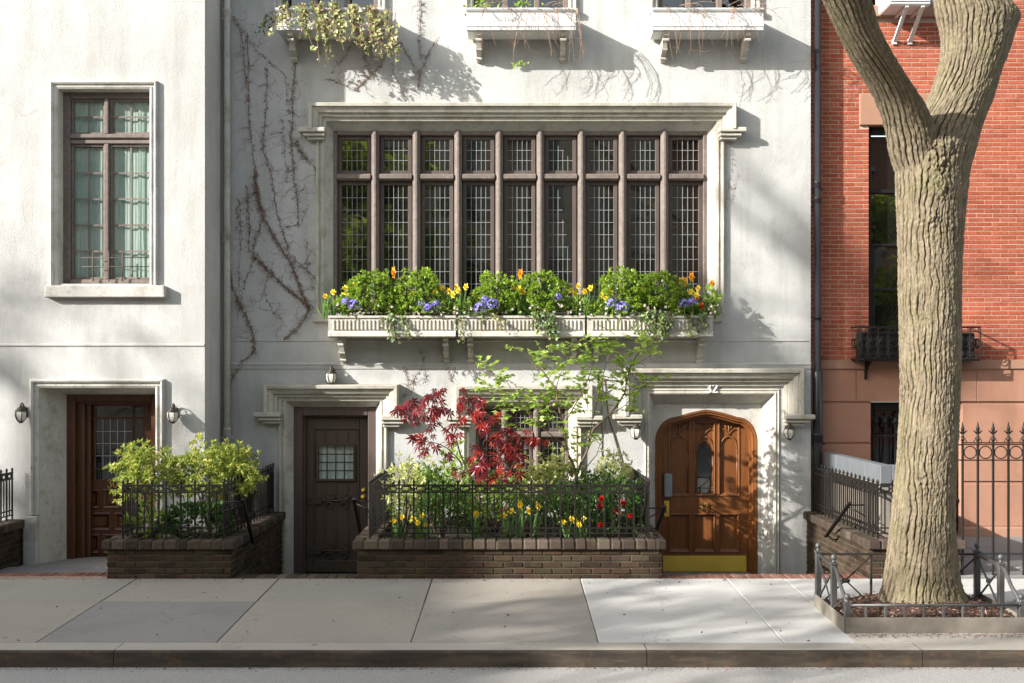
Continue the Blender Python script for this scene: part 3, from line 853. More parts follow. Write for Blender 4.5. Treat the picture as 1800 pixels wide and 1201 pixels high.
outer = [(xa, -.7), (xa, A0[0][1])]
vs = []; fs = []
for i, (x, z) in enumerate(A0):
    vs += [(x, yp, z), (x, yp, top)]
fs = [(2*i, 2*i+2, 2*i+3, 2*i+1) for i in range(len(A0)-1)]
mb.add(vs, fs)
for a, b_ in ((xa, A0[0][0]), (A0[-1][0], xb)):
    mb.quad((a, yp, -.7), (b_, yp, -.7), (b_, yp, A0[0][1]), (a, yp, A0[0][1])); mb.quad((a, yp, A0[0][1]), (b_, yp, A0[0][1]), (b_, yp, top), (a, yp, top))
P2 = [(A0[0][0], -.7)]+A0+[(A0[-1][0], -.7)]
for (ax, az), (bx, bz) in zip(P2[:-1], P2[1:]): mb.quad((ax, yp, az), (bx, yp, bz), (bx, yp+.06, bz), (ax, yp+.06, az))
mb.build('door_recess', M['trim_clean'], house)
mb = MB()
FRP = [(0, -.035), (0, .012), (-.015, .022), (-.03, .018), (-.04, .0), (-.055, .004), (-.065, -.02), (-.075, -.035), (-.085, -.035), (-.095, -.06), (-.095, -.2)]
mb.sweep(P2, FRP, yp+.025)
mb.build('door_frame', M['redwood'], house)
yd = .37
dm = MB(); lx0, lx1 = wx(1164, yd)-.05, wx(1313, yd)+.06; lz0 = -.445
cols_ = [(1177, 1211), (1221, 1255), (1265, 1298)]
topz = (wz(870, yd), wz(744, yd)); botz = (wz(969, yd), wz(905, yd))
hl = [(wx(a, yd), wx(b_, yd), z0_, z1_) for a, b_ in cols_ for z0_, z1_ in (topz, botz)]
wall(dm, lx0, lx1, lz0, wz(715, yd), yd, hl)
for h in hl:
    hb = (h[0]+.014, h[1]-.014, h[2]+.03, h[3]-.012)
    reveal(dm, h, yd, hb, yd+.028)
    dm.quad((hb[0], yd+.028, hb[2]), (hb[1], yd+.028, hb[2]), (hb[1], yd+.028, hb[3]), (hb[0], yd+.028, hb[3]))
    dm.sweep([(h[0], h[2]), (h[0], h[3]), (h[1], h[3]), (h[1], h[2])], [(0, -.003), (-.004, .006), (.008, .012), (.018, .008), (.02, 0)], yd, closed=True)
for k, (a, b_) in enumerate(cols_):
    x0, x1 = wx(a, yd)+.012, wx(b_, yd)-.012; xc = (x0+x1)/2; w2 = (x1-x0)/2
    zsp = wz(793, yd); zap = wz(768, yd); yy = yd+.018
    for sg in (-1, 1):     # pointed arch, its colonnette and the tracery above
        arc = [(xc+sg*w2*(1-(t/8)**2.2), yy, zsp+(zap-zsp)*math.sin(t/8*PI/2)) for t in range(9)]
        dm.tube(arc, .0115, 6)
        dm.tube([(xc+sg*w2*.98, yy, topz[0]+.03), (xc+sg*w2*.98, yy, zsp)], .011, 6)
        for zz in (zsp, zsp-.02, topz[0]+.09, topz[0]+.06): dm.lathe([(.011, -.010), (.018, -.004), (.018, .004), (.011, .010)], (xc+sg*w2*.98, yy, zz), 8)
        dm.tube([(xc, yy, zap), (xc+sg*.012, yy, zap+.05), (xc+sg*w2*.42, yy, zap+.085), (xc+sg*w2*.72, yy, zap+.105), (xc+sg*w2*.98, yy, zap+.085)], .0075, 6)
        dm.tube([(xc+sg*w2*.5, yy, topz[1]-.03), (xc+sg*w2*.30, yy, topz[1]-.05), (xc+sg*w2*.2, yy, zap+.10)], .007, 6)
    dm.tube([(xc, yy, zap), (xc, yy, topz[1]-.012)], .008, 6)
    dm.tube([(xc, yy-.004, zap+.02), (xc, yy-.004, zap)], [.004, .012], 6)
door = dm.build('door', M['redwood'], house)
x0, x1 = wx(1222, yd)+.035, wx(1254, yd)-.035; xc = (x0+x1)/2; zl, zm, zt = wz(868, yd), wz(797, yd), wz(776, yd)
poly = [(x0, zl), (x1, zl), (x1, zm)]+[(xc+(x1-xc)*math.cos(t/6*PI/2), zm+(zt-zm)*math.sin(t/6*PI/2)) for t in range(1, 7)]
poly += [(2*xc-x, z) for x, z in poly[-2:1:-1]]
mb = MB(); mb.prism(poly, yd+.015, yd+.027); mb.build('pane', M['glass'], door)
mb = MB(); mb.box(wx(1165, yd), wx(1312, yd), yd-.006, yd-.0005, wz(1005, yd), wz(977, yd), .003); mb.build('kick_plate', M['brass'], door)
mb = MB(); mb.box(wx(1160, yd), wx(1316, yd), yd-.05, yd+.02, wz(1010, yd)-.06, wz(1006, yd), .006); mb.build('threshold', M['bluestone'], door)
mb = MB(); digits(mb, '32', wx(1236.5, yd), wz(897, yd), .098, yd-.0005, .004, .11); mb.build('door_number', M['gold'], door)
mb = MB(); mb.box(wx(1166, yd), wx(1180, yd), yd-.10, yd-.0005, wz(873, yd), wz(832, yd), .012)
for zz in (842, 864): mb.lathe([(.008, -.004), (.008, .004)], (wx(1173, yd), yd-.102, wz(zz, yd)), 8, 1)
mb.build('lock_box', [M['steelbox'], M['trim_clean']], door)
mb = MB(); mb.box(wx(1167, yd), wx(1176, yd), yd-.02, yd-.0005, wz(908, yd), wz(880, yd), .006)
hx, hz_ = wx(1171, yd), wz(886, yd)
mb.tube([(hx, yd-.01, hz_), (hx, yd-.07, hz_), (hx-.01, yd-.075, hz_-.02), (hx-.012, yd-.07, hz_-.11)], [.013, .013, .015, .012], 8)
mb.build('handle', M['brass'], door)
mb = MB(); digits(mb, '32', wx(1250.5), wz(690.5), .118, -.026, .016, .15, .95); mb.build('house_number', M['whitepaint'], house)
mb = MB()
for px in (958, 1072): mb.tube([(wx(1062), -.006, wz(665)), (wx(1070), -.012, wz(735)), (wx(1093), -.012, wz(815)), (wx(1097), -.01, wz(850))], .009, 6) if px == 1072 else mb.tube([(wx(1058), -.006, wz(664)), (wx(1058), -.008, wz(860))], .005, 6)
mb.build('wall_cable', M['twig'], house)

# ================================================================= LEFT HOUSE (number 30)
YL = -.86
lh = thing('townhouse', 'cream stucco townhouse with a tall muntined window over a shadowed wooden door numbered 30', 'townhouse', (-6, YL+.2, -.7))
def R(a, b_, c, d): return rect(a, b_, c, d, YL)
W30 = R(103, 264, 157, 499); W30b = R(104, 263, 158, 497)
D30 = R(70, 274, 682, 1075); D30b = R(97, 272, 694, 1075)
w = MB()
xr = wx(360, YL)
wall(w, -9.5, xr, -.75, 11.5, YL, [W30, D30])
w.quad((xr, YL, -.75), (xr, 8, -.75), (xr, 8, 11.5), (xr, YL, 11.5)); w.quad((-9.5, YL, -.75), (-9.5, 8, -.75), (-9.5, 8, 11.5), (-9.5, YL, 11.5))
w.quad((-9.5, YL, 11.5), (xr, YL, 11.5), (xr, 8, 11.5), (-9.5, 8, 11.5)); w.quad((-9.5, 8, -.75), (xr, 8, -.75), (xr, 8, 11.5), (-9.5, 8, 11.5))
reveal(w, W30, YL, W30b, YL+.16, 1); reveal(w, D30, YL, D30b, YL+.36, 1)
w.build('wall', [M['stucco_left'], M['trim_clean']], lh)
w = MB(); zb = wz(606, YL)
w.prism_x([(YL, zb+.012), (YL-.014, zb+.006), (YL-.016, zb-.012), (YL, zb-.03)], -9.4, xr-.004)
w.build('belt_course', M['stucco_left'], lh)
casing('window_surround', lh, YL, W30, wz(503, YL), .92, M['trim_clean'])
mb = MB(); mb.box(wx(78, YL-.1), wx(289, YL-.1), YL-.10, YL+.05, wz(524, YL), wz(503, YL), .01); mb.build('window_sill', M['trim_clean'], lh)
wf = MB(); x0, x1, z0, z1 = W30b; yy = YL+.15
wf.box(x0-.01, x0+.085, yy-.02, yy+.08, z0, z1, .008); wf.box(x1-.03, x1+.01, yy-.02, yy+.08, z0, z1, .008)
wf.box(x0+.085, x1-.03, yy-.019, yy+.079, z1-.075, z1+.01, .008); wf.box(x0+.085, x1-.03, yy-.04, yy+.079, z0-.01, z0+.05, .008)
zt1 = wz(243, YL+.15)
wf.box(x0+.085, x1-.03, yy-.045, yy+.078, zt1-.012, zt1+.045, .012); wf.box(x0+.085, x1-.03, yy-.02, yy+.078, zt1-.075, zt1-.02, .01)
xm0, xm1 = wx(181, YL+.15), wx(196, YL+.15); xmm = (xm0+xm1)/2
wf.box(xmm-.026, xmm+.026, yy-.035, yy+.075, zt1+.045, z1-.075, .01); wf.box(xmm-.028, xmm+.028, yy-.035, yy+.075, z0+.05, zt1-.075, .01)
w30 = wf.build('window', M['taupe'], lh)
for a, b_ in ((x0+.087, xmm-.029), (xmm+.029, x1-.032)):
    casement(w30, a, b_, zt1+.047, z1-.077, yy+.03, .028, 2, 2, M['taupe'], M['glass_clear'], M['taupe'], .02)
    casement(w30, a, b_, z0+.052, zt1-.077, yy+.03, .028, 2, 5, M['taupe'], M['glass_clear'], M['taupe'], .02)
mb = MB(); n = 70; vs = []
for i in range(n+1):
    x = x0+(x1-x0)*i/n; y = yy+.075+.010*math.sin(i*.62)+.006*math.sin(i*1.7+1)
    vs += [(x, y, z0), (x, y, z1)]
mb.add(vs, [(2*i, 2*i+2, 2*i+3, 2*i+1) for i in range(n)], True)
mb.build('curtain', M['curtain'], w30)
mb = MB(); mb.box(x0-.3, x1+.3, yy+.3, yy+.32, z0-.3, z1+.3); mb.build('dark_room', M['dark'], w30)
mb = MB()       # little guard rail at the foot of the window
for zz in (wz(452, YL), wz(468, YL)): mb.tube([(wx(140, YL), YL+.07, zz), (wx(262, YL), YL+.07, zz)], .006, 6)
for px in (160, 188, 212): mb.tube([(wx(px, YL), YL+.068, wz(494, YL)), (wx(px, YL), YL+.068, wz(440, YL))], .008, 6)
mb.build('guard_rail', M['taupe_dark'], w30)
casing('door_surround', lh, YL, D30, wz(905, YL), 1.05, M['trim_clean'])
mb = MB(); mb.box(wx(45, YL), wx(70, YL)-.002, YL-.09, YL+.02, -.7, wz(907, YL), .012); mb.build('surround_base', M['trim_clean'], lh)
mb = MB(); mb.box(wx(274, YL)+.002, wx(298, YL), YL-.09, YL+.02, -.7, wz(907, YL), .012); mb.build('surround_base', M['trim_clean'], lh)
yd = YL+.58
f = MB(); x0, x1, zt = D30b[0], D30b[1], D30b[3]
f.box(x0-.02, x0+.10, YL+.361, YL+.46, -.7, zt, .01); f.box(x0+.085, x0+.19, YL+.44, yd+.06, -.7, zt-.04, .012); f.box(x0+.17, x0+.245, YL+.50, yd+.059, -.7, zt-.085, .012)
f.box(x1-.16, x1+.02, YL+.362, yd+.06, -.7, zt, .01); f.box(x0+.10, x1-.16, YL+.3605, YL+.46, zt-.09, zt+.02, .01); f.box(x0+.19, x1-.16, YL+.441, yd+.058, zt-.13, zt-.05, .01)
f.build('door_frame', M['amberwood'], lh)
lx0, lx1, lz0, lz1 = x0+.22, x1-.15, -.13, zt-.12
dm = MB()
def WY(px): return wx(px, yd)
def HY(py): return wz(py, yd)
lights = (WY(147), WY(251), HY(843), HY(714))
pans = []
for a, b_ in ((147, 172), (183, 208), (219, 244)): pans.append((WY(a), WY(b_), HY(891), HY(863)))
for a, b_ in ((147, 192), (203, 248)): pans.append((WY(a), WY(b_), HY(930), HY(904)))
for a, b_ in ((147, 172), (183, 208), (219, 244)): pans.append((WY(a), WY(b_), HY(970), HY(942)))
wall(dm, lx0, lx1, lz0, lz1, yd, [lights]+pans)
reveal(dm, lights, yd, lights, yd+.03)
for h in pans:
    hb = (h[0]+.03, h[1]-.03, h[2]+.03, h[3]-.03)
    reveal(dm, h, yd, hb, yd+.03)
    dm.box(hb[0], hb[1], yd+.012, yd+.031, hb[2], hb[3], .012)
    dm.sweep([(h[0], h[2]), (h[0], h[3]), (h[1], h[3]), (h[1], h[2])], [(0, -.003), (-.006, .008), (.010, .016), (.02, .010), (.024, 0)], yd, closed=True)
l = lights; iw = WY(168), WY(232); iz = HY(823), HY(737)
bars = [(iw[0]-.025, iw[0], l[2], l[3]), (iw[1], iw[1]+.025, l[2], l[3]), (l[0], l[1], iz[1], iz[1]+.025), (l[0], l[1], iz[0]-.025, iz[0])]
for k, (a, b_, c, d) in enumerate(bars): dm.box(a, b_, yd-.006+.001*k, yd+.025, c, d, .005)
for zz in (HY(766), HY(795)):
    dm.box(l[0], iw[0]-.025, yd-.003, yd+.022, zz-.008, zz+.008); dm.box(iw[1]+.025, l[1], yd-.003, yd+.022, zz-.008, zz+.008)
door = dm.build('door', M['amberwood'], lh)
mb = MB()
for i in range(1, 5):
    x = iw[0]+(iw[1]-iw[0])*i/5; mb.box(x-.005, x+.005, yd+.004, yd+.014, iz[0], iz[1])
for i in range(1, 4):
    z = iz[0]+(iz[1]-iz[0])*i/4; mb.box(iw[0], iw[1], yd+.0035, yd+.0145, z-.005, z+.005)
mb.build('leading', M['lead'], door)
mb = MB(); mb.box(l[0]-.005, l[1]+.005, yd+.018, yd+.022, l[2]-.005, l[3]+.005); mb.build('pane', M['glass'], door)
mb = MB(); digits(mb, '30', WY(198), HY(857), .10, yd-.0005, .004, .11); mb.build('door_number', M['gold'], door)

# ================================================================= BRICK HOUSE
YB = .20
bh = thing('townhouse', 'red brick townhouse on a brownstone base behind the big street tree', 'townhouse', (6.5, YB+.2, -.5))
def B(a, b_, c, d): return rect(a, b_, c, d, YB)
UWB = B(1527, 1690, 218, 590); LWB = B(1530, 1690, 708, 935)
xw0, xw1 = 3.892, 11.0
zbs = wz(632, YB)
w = MB()
wall(w, xw0, xw1, zbs, 11, YB+.0045, [UWB, (wx(1530, YB), wx(1690, YB), wz(12, YB), 9.0)], 1)
# individual bricks over the bed of mortar
ch = .0585; bl = .213; r = 0; z = zbs+.004
TW = (wx(1530, YB), wx(1690, YB), wz(12, YB), 9.0)
holes = [UWB, TW, (wx(1510, YB), wx(1706, YB), wz(222, YB), wz(165, YB)), (wx(1512, YB), wx(1708, YB), wz(33, YB), wz(10, YB))]
while z < 7.5:
    x = xw0-(0 if r % 2 else bl/2)-random.uniform(0, .01)
    while x < 7.6:
        a, b_ = max(x, xw0), x+bl-.009
        c, d = z, z+ch-.0095
        seg = [(a, b_)]
        for h in holes:
            if d > h[2]+.001 and c < h[3]-.001:
                ns = []
                for s0, s1 in seg:
                    if s1 <= h[0] or s0 >= h[1]: ns.append((s0, s1)); continue
                    if s0 < h[0]: ns.append((s0, h[0]))
                    if s1 > h[1]: ns.append((h[1], s1))
                seg = ns
        for s0, s1 in seg:
            if s1-s0 > .02:
                p = random.uniform(0, .003)
                w.box(s0, s1, YB-p, YB+.02, c+random.uniform(-.0012, .0012), d, .0035)
        x += bl
    z += ch; r += 1
for h in (UWB, TW): reveal(w, h, YB, h, YB+.18, 0)
w.build('wall', [M['redbrick'], M['mortar_light']], bh)
w = MB()
w.quad((xw1, YB+.013, -.5), (xw1, 8, -.5), (xw1, 8, 11), (xw1, YB+.013, 11)); w.quad((xw0, YB+.013, 11), (xw1, YB+.013, 11), (xw1, 8, 11), (xw0, 8, 11))
w.build('roof', M['dark'], bh)
b = MB()
zg = [wz(v, YB) for v in (650, 706, 711, 778, 783, 846, 851)]
yo = YB-.03
def course(z0, z1, y, joints=()):
    hz = LWB if (z0 < LWB[3]-.01) else None
    segs = [(xw0, LWB[0]), (LWB[1], xw1)] if hz else [(xw0, xw1)]
    for a, b_ in segs:
        cut = [a]+[j for j in joints if a+.05 < j < b_-.05]+[b_]
        for c, d in zip(cut[:-1], cut[1:]): b.box(c+.0025, d-.0025, y, YB+.3, z0, z1, .006)
course(zg[1], zg[0]-.002, yo, (wx(1504, YB), wx(1716, YB)))
course(zg[3], zg[2], yo+.004); course(zg[5], zg[4], yo+.004); course(wz(925, YB), zg[6], yo+.004)
b.box(xw0, LWB[0], YB-.005, YB+.3, -.4, zg[1]+.01); b.box(LWB[1], xw1, YB-.005, YB+.3, -.4, zg[1]+.01)
b.build('base', M['brownstone'], bh)
b = MB()
b.prism_x([(YB+.02, zbs+.002), (YB-.05, zbs-.01), (YB-.055, wz(648, YB)), (YB-.03, wz(651, YB)), (YB+.02, wz(651, YB))], xw0, xw1)
for a, b_ in ((xw0, LWB[0]), (LWB[1], xw1)):
    b.prism_x([(YB-.03, wz(925, YB)), (YB-.07, wz(928, YB)), (YB-.09, wz(945, YB)), (YB-.09, -.3), (YB-.03, -.3)], a, b_)
b.build('belt_course', M['brownstone_dark'], bh)
def brickwin(u, name='window'):
    mb = MB(); y = YB+.10
    mb.box(u[0]+.001, u[0]+.065, y, y+.12, u[2], u[3], .008); mb.box(u[1]-.065, u[1]-.001, y, y+.12, u[2], u[3], .008)
    mb.box(u[0]+.065, u[1]-.065, y+.001, y+.12, u[3]-.11, u[3], .008); mb.box(u[0]+.065, u[1]-.065, y+.001, y+.12, u[2], u[2]+.06, .008)
    return mb, y
mb, y = brickwin(UWB)
for v, t in ((334, .05), (429, .04), (508, .035)): mb.box(UWB[0]+.065, UWB[1]-.065, y+.01, y+.115, wz(v, YB)-t/2, wz(v, YB)+t/2, .006)
mb.box(UWB[0]+.065, UWB[0]+.12, y+.02, y+.11, UWB[2]+.06, wz(431, YB), .006)
o = mb.build('window', M['iron'], bh)
mb = MB()
for v0, v1, dy in ((582, 510, .004), (506, 431, 0), (427, 336, 0), (332, 236, .003)):
    t = random.uniform(-.004, .004)
    mb.quad((UWB[0]+.05, y+.06+dy+t, wz(v0, YB)), (UWB[1]-.05, y+.06+dy, wz(v0, YB)), (UWB[1]-.05, y+.06+dy-t, wz(v1, YB)), (UWB[0]+.05, y+.06+dy, wz(v1, YB)))
mb.build('pane', M['glass'], o)
mb = MB(); mb.box(wx(1510, YB), wx(1706, YB), YB-.035, YB+.10, wz(221, YB), wz(166, YB), .008); mb.build('lintel', M['brownstone_dark'], o)
mb, y = brickwin(TW)
o = mb.build('window', M['iron'], bh)
mb = MB(); mb.quad((TW[0]+.05, y+.06, TW[2]), (TW[1]-.05, y+.06, TW[2]), (TW[1]-.05, y+.06, TW[3]), (TW[0]+.05, y+.06, TW[3])); mb.build('pane', M['glass'], o)
mb = MB(); mb.box(wx(1512, YB), wx(1708, YB), YB-.07, YB+.10, wz(32, YB), wz(12, YB), .008); mb.build('sill', M['brownstone_dark'], o)
mb, y = brickwin(LWB)
for fx in (.33, .66): mb.box(LWB[0]+(LWB[1]-LWB[0])*fx-.02, LWB[0]+(LWB[1]-LWB[0])*fx+.02, y+.02, y+.115, LWB[2]+.06, LWB[3]-.11, .006)
o = mb.build('window', M['iron'], bh)
mb = MB(); mb.quad((LWB[0]+.05, y+.08, LWB[2]), (LWB[1]-.05, y+.08, LWB[2]), (LWB[1]-.05, y+.08, LWB[3]), (LWB[0]+.05, y+.08, LWB[3])); mb.build('pane', M['glass'], o)
mb = MB(); yg = YB+.06         # wrought grille with leaf tips
n = 9
for i in range(n):
    x = LWB[0]+.09+(LWB[1]-LWB[0]-.18)*i/(n-1)
    mb.tube([(x, yg, LWB[2]+.02), (x, yg, wz(752, YB))], .009, 6)
    zt = wz(752, YB)
    mb.lathe([(.004, 0), (.022, .012), (.008, .03), (.016, .06), (.03, .085), (.016, .12), (.002, .17)], (x, yg, zt-.01), 8)
    for sg in (-1, 1):
        mb.tube([(x, yg, zt+.02), (x+sg*.03, yg, zt+.05), (x+sg*.042, yg, zt+.08), (x+sg*.025, yg, zt+.09)], [.006, .007, .006, .003], 5)
        mb.tube([(x, yg, zt+.06), (x+sg*.025, yg, zt+.085), (x+sg*.03, yg, zt+.11), (x+sg*.018, yg, zt+.115)], [.005, .006, .005, .003], 5)
for v in (766, 880): mb.bar((LWB[0]+.01, yg, wz(v, YB)), (LWB[1]-.01, yg, wz(v, YB)), .012, .03)
mb.build('grille', M['iron'], o)
# ================================================================= PIPES
def pipe(name, label, x, y, z0, z1, r, m, sleeves, low=None, jog=0):
    o = thing(name, label, 'downpipe', (x, y, z0))
    mb = MB()
    if low:
        mb.lathe([(low[1], 0), (low[1], low[0]-z0), (r*1.05, low[0]-z0+.03), (r, low[0]-z0+.031), (r, z1-z0)], (x, y, z0), 16)
    else: mb.lathe([(r, 0), (r, (z1-z0)*.45), (r, z1-z0)], (x, y, z0), 16)
    mb.build('pipe', m, o)
    for zz, k in sleeves:
        s_ = MB(); rr = (low[1] if low and zz < low[0]+.02 else r)
        s_.lathe([(rr*1.01, -.05*k), (rr*1.16, -.045*k), (rr*1.16, .035*k), (rr*1.28, .04*k), (rr*1.28, .055*k), (rr*1.01, .06*k)], (x, y, zz), 16)
        s_.build('collar', m, o)
        s_ = MB(); s_.box(x-rr*1.7, x+rr*1.7, y-.004, y+.012, zz-.075*k, zz-.055*k, .002); s_.box(x-.012, x+.012, y+.01, y+.16, zz-.072*k, zz-.058*k); s_.build('clip', m, o)
    return o
pipe('downpipe', 'white painted downpipe in the corner between the two stucco houses', wx(399, -.10), -.10, -.6, 11.4, .043, M['pipe_white'], [(wz(28), 1), (wz(418), .8), (wz(760), 1)])
pipe('downpipe', 'black iron downpipe running up the edge of the red brick wall', wx(1437, .04), .04, -.4, 11, .042, M['pipe_black'], [(wz(325), .8), (wz(352), .6), (wz(560), .3), (wz(771), 1.1)], (wz(655), .062))

# ================================================================= WALL LANTERNS
def lantern(label, px, py, Y):
    y = Y-.13; c = (wx(px, y), y, wz(py, y)-.01)
    o = thing('wall_lantern', label, 'lamp', c, 'wall lanterns beside the doors')
    n = 6
    mb = MB(); mb.lathe([(.042, -.09), (.062, -.05), (.074, 0), (.076, .04), (.066, .085)], c, n, 0, False); mb.build('lamp_glass', M['lampglass'], o)
    mb = MB()
    for k in range(n):
        a = 2*PI*k/n
        mb.tube([(c[0]+math.cos(a)*r, c[1]+math.sin(a)*r, c[2]+z) for r, z in ((.043, -.09), (.063, -.05), (.076, 0), (.078, .04), (.067, .085))], .0055, 5)
    mb.lathe([(.02, -.125), (.03, -.11), (.046, -.095), (.046, -.085)], c, n)
    mb.build('lamp_frame', M['lampmetal'], o)
    mb = MB(); mb.lathe([(.072, .082), (.076, .092), (.06, .11), (.045, .13), (.046, .14), (.026, .155), (.018, .17), (.022, .18), (.005, .195)], c, 12); mb.build('lamp_cap', M['lampmetal'], o)
    mb = MB()
    mb.box(c[0]-.04, c[0]+.04, Y-.02, Y+.005, c[2]-.02, c[2]+.15, .015)
    mb.tube([(c[0], Y-.01, c[2]+.09), (c[0], Y-.05, c[2]+.20), (c[0], Y-.10, c[2]+.225), (c[0], c[1], c[2]+.20), (c[0], c[1], c[2]+.17)], [.012, .011, .010, .010, .012], 8)
    mb.tube([(c[0]+.005, Y-.03, c[2]+.05), (c[0]+.02, Y-.07, c[2]+.11), (c[0]+.03, Y-.06, c[2]+.16), (c[0]+.02, Y-.03, c[2]+.17)], [.008, .007, .006, .004], 6)
    mb.build('bracket', M['lampmetal'], o)
    o.scale = (.92, .92, .70); o.location.y += .0105
    return o
lantern('dark bronze wall lantern left of the wooden door 30, at the photo edge', 36, 730, YL)
lantern('wall lantern right of the wooden door 30, casting a shadow on stucco', 303, 731, YL)
lantern('wall lantern perched above the hood of the dark plank door', 582, 663, 0)
lantern('pale wall lantern on the stucco left of the arched door 32', 1118, 760, 0)
lantern('wall lantern right of arched door 32, near the black downpipe', 1388, 761, 0)

# ================================================================= WINDOW BOXES
def scroll_bracket(x, y0, y1, z0, z1, w):
    mb = MB(); L = []; n = 14
    top = [(y0, z1), (y1, z1), (y1-.0, z1-.035)]
    for k in range(n+1):
        t = k/n
        L.append((y1+.02+(y0-.02-y1-.02)*(t**.8)*(.92+.08*math.sin(t*9)), z1-.04-(z1-.04-z0)*t+.012*math.sin(t*3*PI)))
    mb.prism_x([(y0, z1), (y1, z1)]+L+[(y0, z0)], x-w/2, x+w/2)
    for t in (.15, .5, .85):
        yy = y1+.02+(y0-.03-y1)*t; zz = z1-.05-(z1-z0-.05)*t
        mb.prism_x([(yy+.02*math.cos(a), zz+.02*math.sin(a)) for a in np.linspace(0, 2*PI, 9)[:-1]], x-w/2-.008, x+w/2+.008)
    return mb
def window_box(label, pxl, pxr, brk, group):
    yf = -.44
    x0, x1 = wx(pxl, yf), wx(pxr, yf); z0, z1 = wz(592, yf), wz(555, yf)
    o = thing('window_box', label, 'window box', ((x0+x1)/2, -.24, z0), group)
    mb = MB(); a = .022
    # flared front, ends butt against it
    prof = [(yf-.012, z1), (yf-.012, z1-.028), (yf+.008, z1-.034), (yf+.012, z0+.075), (yf, z0+.06), (yf-.02, z0+.045), (yf-.024, z0+.004), (yf-.014, z0), (yf+.04, z0), (yf+.04, z1)]
    mb.prism_x(prof, x0, x1)
    for xa, xb in ((x0+.01, x0+.035), (x1-.035, x1-.01)): mb.box(xa, xb, yf+.041, -.045, z0, z1-.004, .004)
    mb.box(x0+.035, x1-.035, -.07, -.045, z0, z1-.02, .004); mb.box(x0+.012, x1-.012, yf+.041, -.05, z0-.006, z0+.012)
    mb.build('box', M['boxpaint'], o)
    mb = MB(); n = int((x1-x0-.08)/.050)
    for i in range(n):
        x = x0+.045+(x1-x0-.09)*(i+.5)/n
        mb.box(x-.0135, x+.0135, yf-.010, yf+.0115, z0+.085, z1-.055, .006)
    mb.build('fluting', M['boxpaint'], o)
    mb = MB(); mb.box(x0+.036, x1-.036, yf+.042, -.071, z0+.05, z1-.03); mb.build('potting_soil', M['soil'], o)
    for px in brk: scroll_bracket(wx(px, yf+.1), -.003, yf+.05, z0-.33, z0-.007, .06).build('bracket', M['boxpaint'], o)
    return o
window_box('leftmost fluted white window box under the wide leaded window', 577, 801, (598, 783), 'fluted window boxes under the wide window')
window_box('middle fluted white window box under the wide leaded window', 806, 1028, (826, 1010), 'fluted window boxes under the wide window')
window_box('rightmost fluted white window box under the wide leaded window, above door 32', 1032, 1253, (1050, 1235), 'fluted window boxes under the wide window')
def upper_box(label, pxl, pxr, brk):
    yf = -.42
    x0, x1 = wx(pxl, yf), wx(pxr, yf); z0, z1 = wz(53, yf), wz(15, yf)
    o = thing('window_box', label, 'window box', ((x0+x1)/2, -.24, z0), 'plain window boxes under the upper windows')
    mb = MB()
    prof = [(yf-.03, z1), (yf-.03, z1-.02), (yf-.015, z1-.04), (yf, z1-.045), (yf, z0+.075), (yf-.018, z0+.068), (yf-.018, z0+.042), (yf-.008, z0+.036), (yf-.008, z0), (yf+.04, z0), (yf+.04, z1)]
    mb.prism_x(prof, x0, x1)
    for xa, xb in ((x0+.008, x0+.03), (x1-.03, x1-.008)): mb.box(xa, xb, yf+.041, -.03, z0, z1-.004, .004)
    mb.box(x0+.03, x1-.03, -.055, -.03, z0, z1-.02, .004); mb.box(x0+.012, x1-.012, yf+.041, -.035, z0-.006, z0+.012)
    mb.build('box', M['whitepaint'], o)
    mb = MB(); mb.box(x0+.031, x1-.031, yf+.042, -.056, z0+.05, z1-.03); mb.build('potting_soil', M['soil'], o)
    for px in brk: scroll_bracket(wx(px, yf+.1), -.003, yf+.02, z0-.30, z0-.007, .062).build('bracket', M['boxpaint'], o)
    return o
upper_box('upper window box smothered in trailing ivy, above the dead vine wall', 485, 676, (511, 657))
upper_box('upper middle white window box hung with bare twigs and one green sprig', 820, 1012, (841, 990))
upper_box('upper white window box with bare twigs, above the arched door 32', 1147, 1342, (1170, 1314))

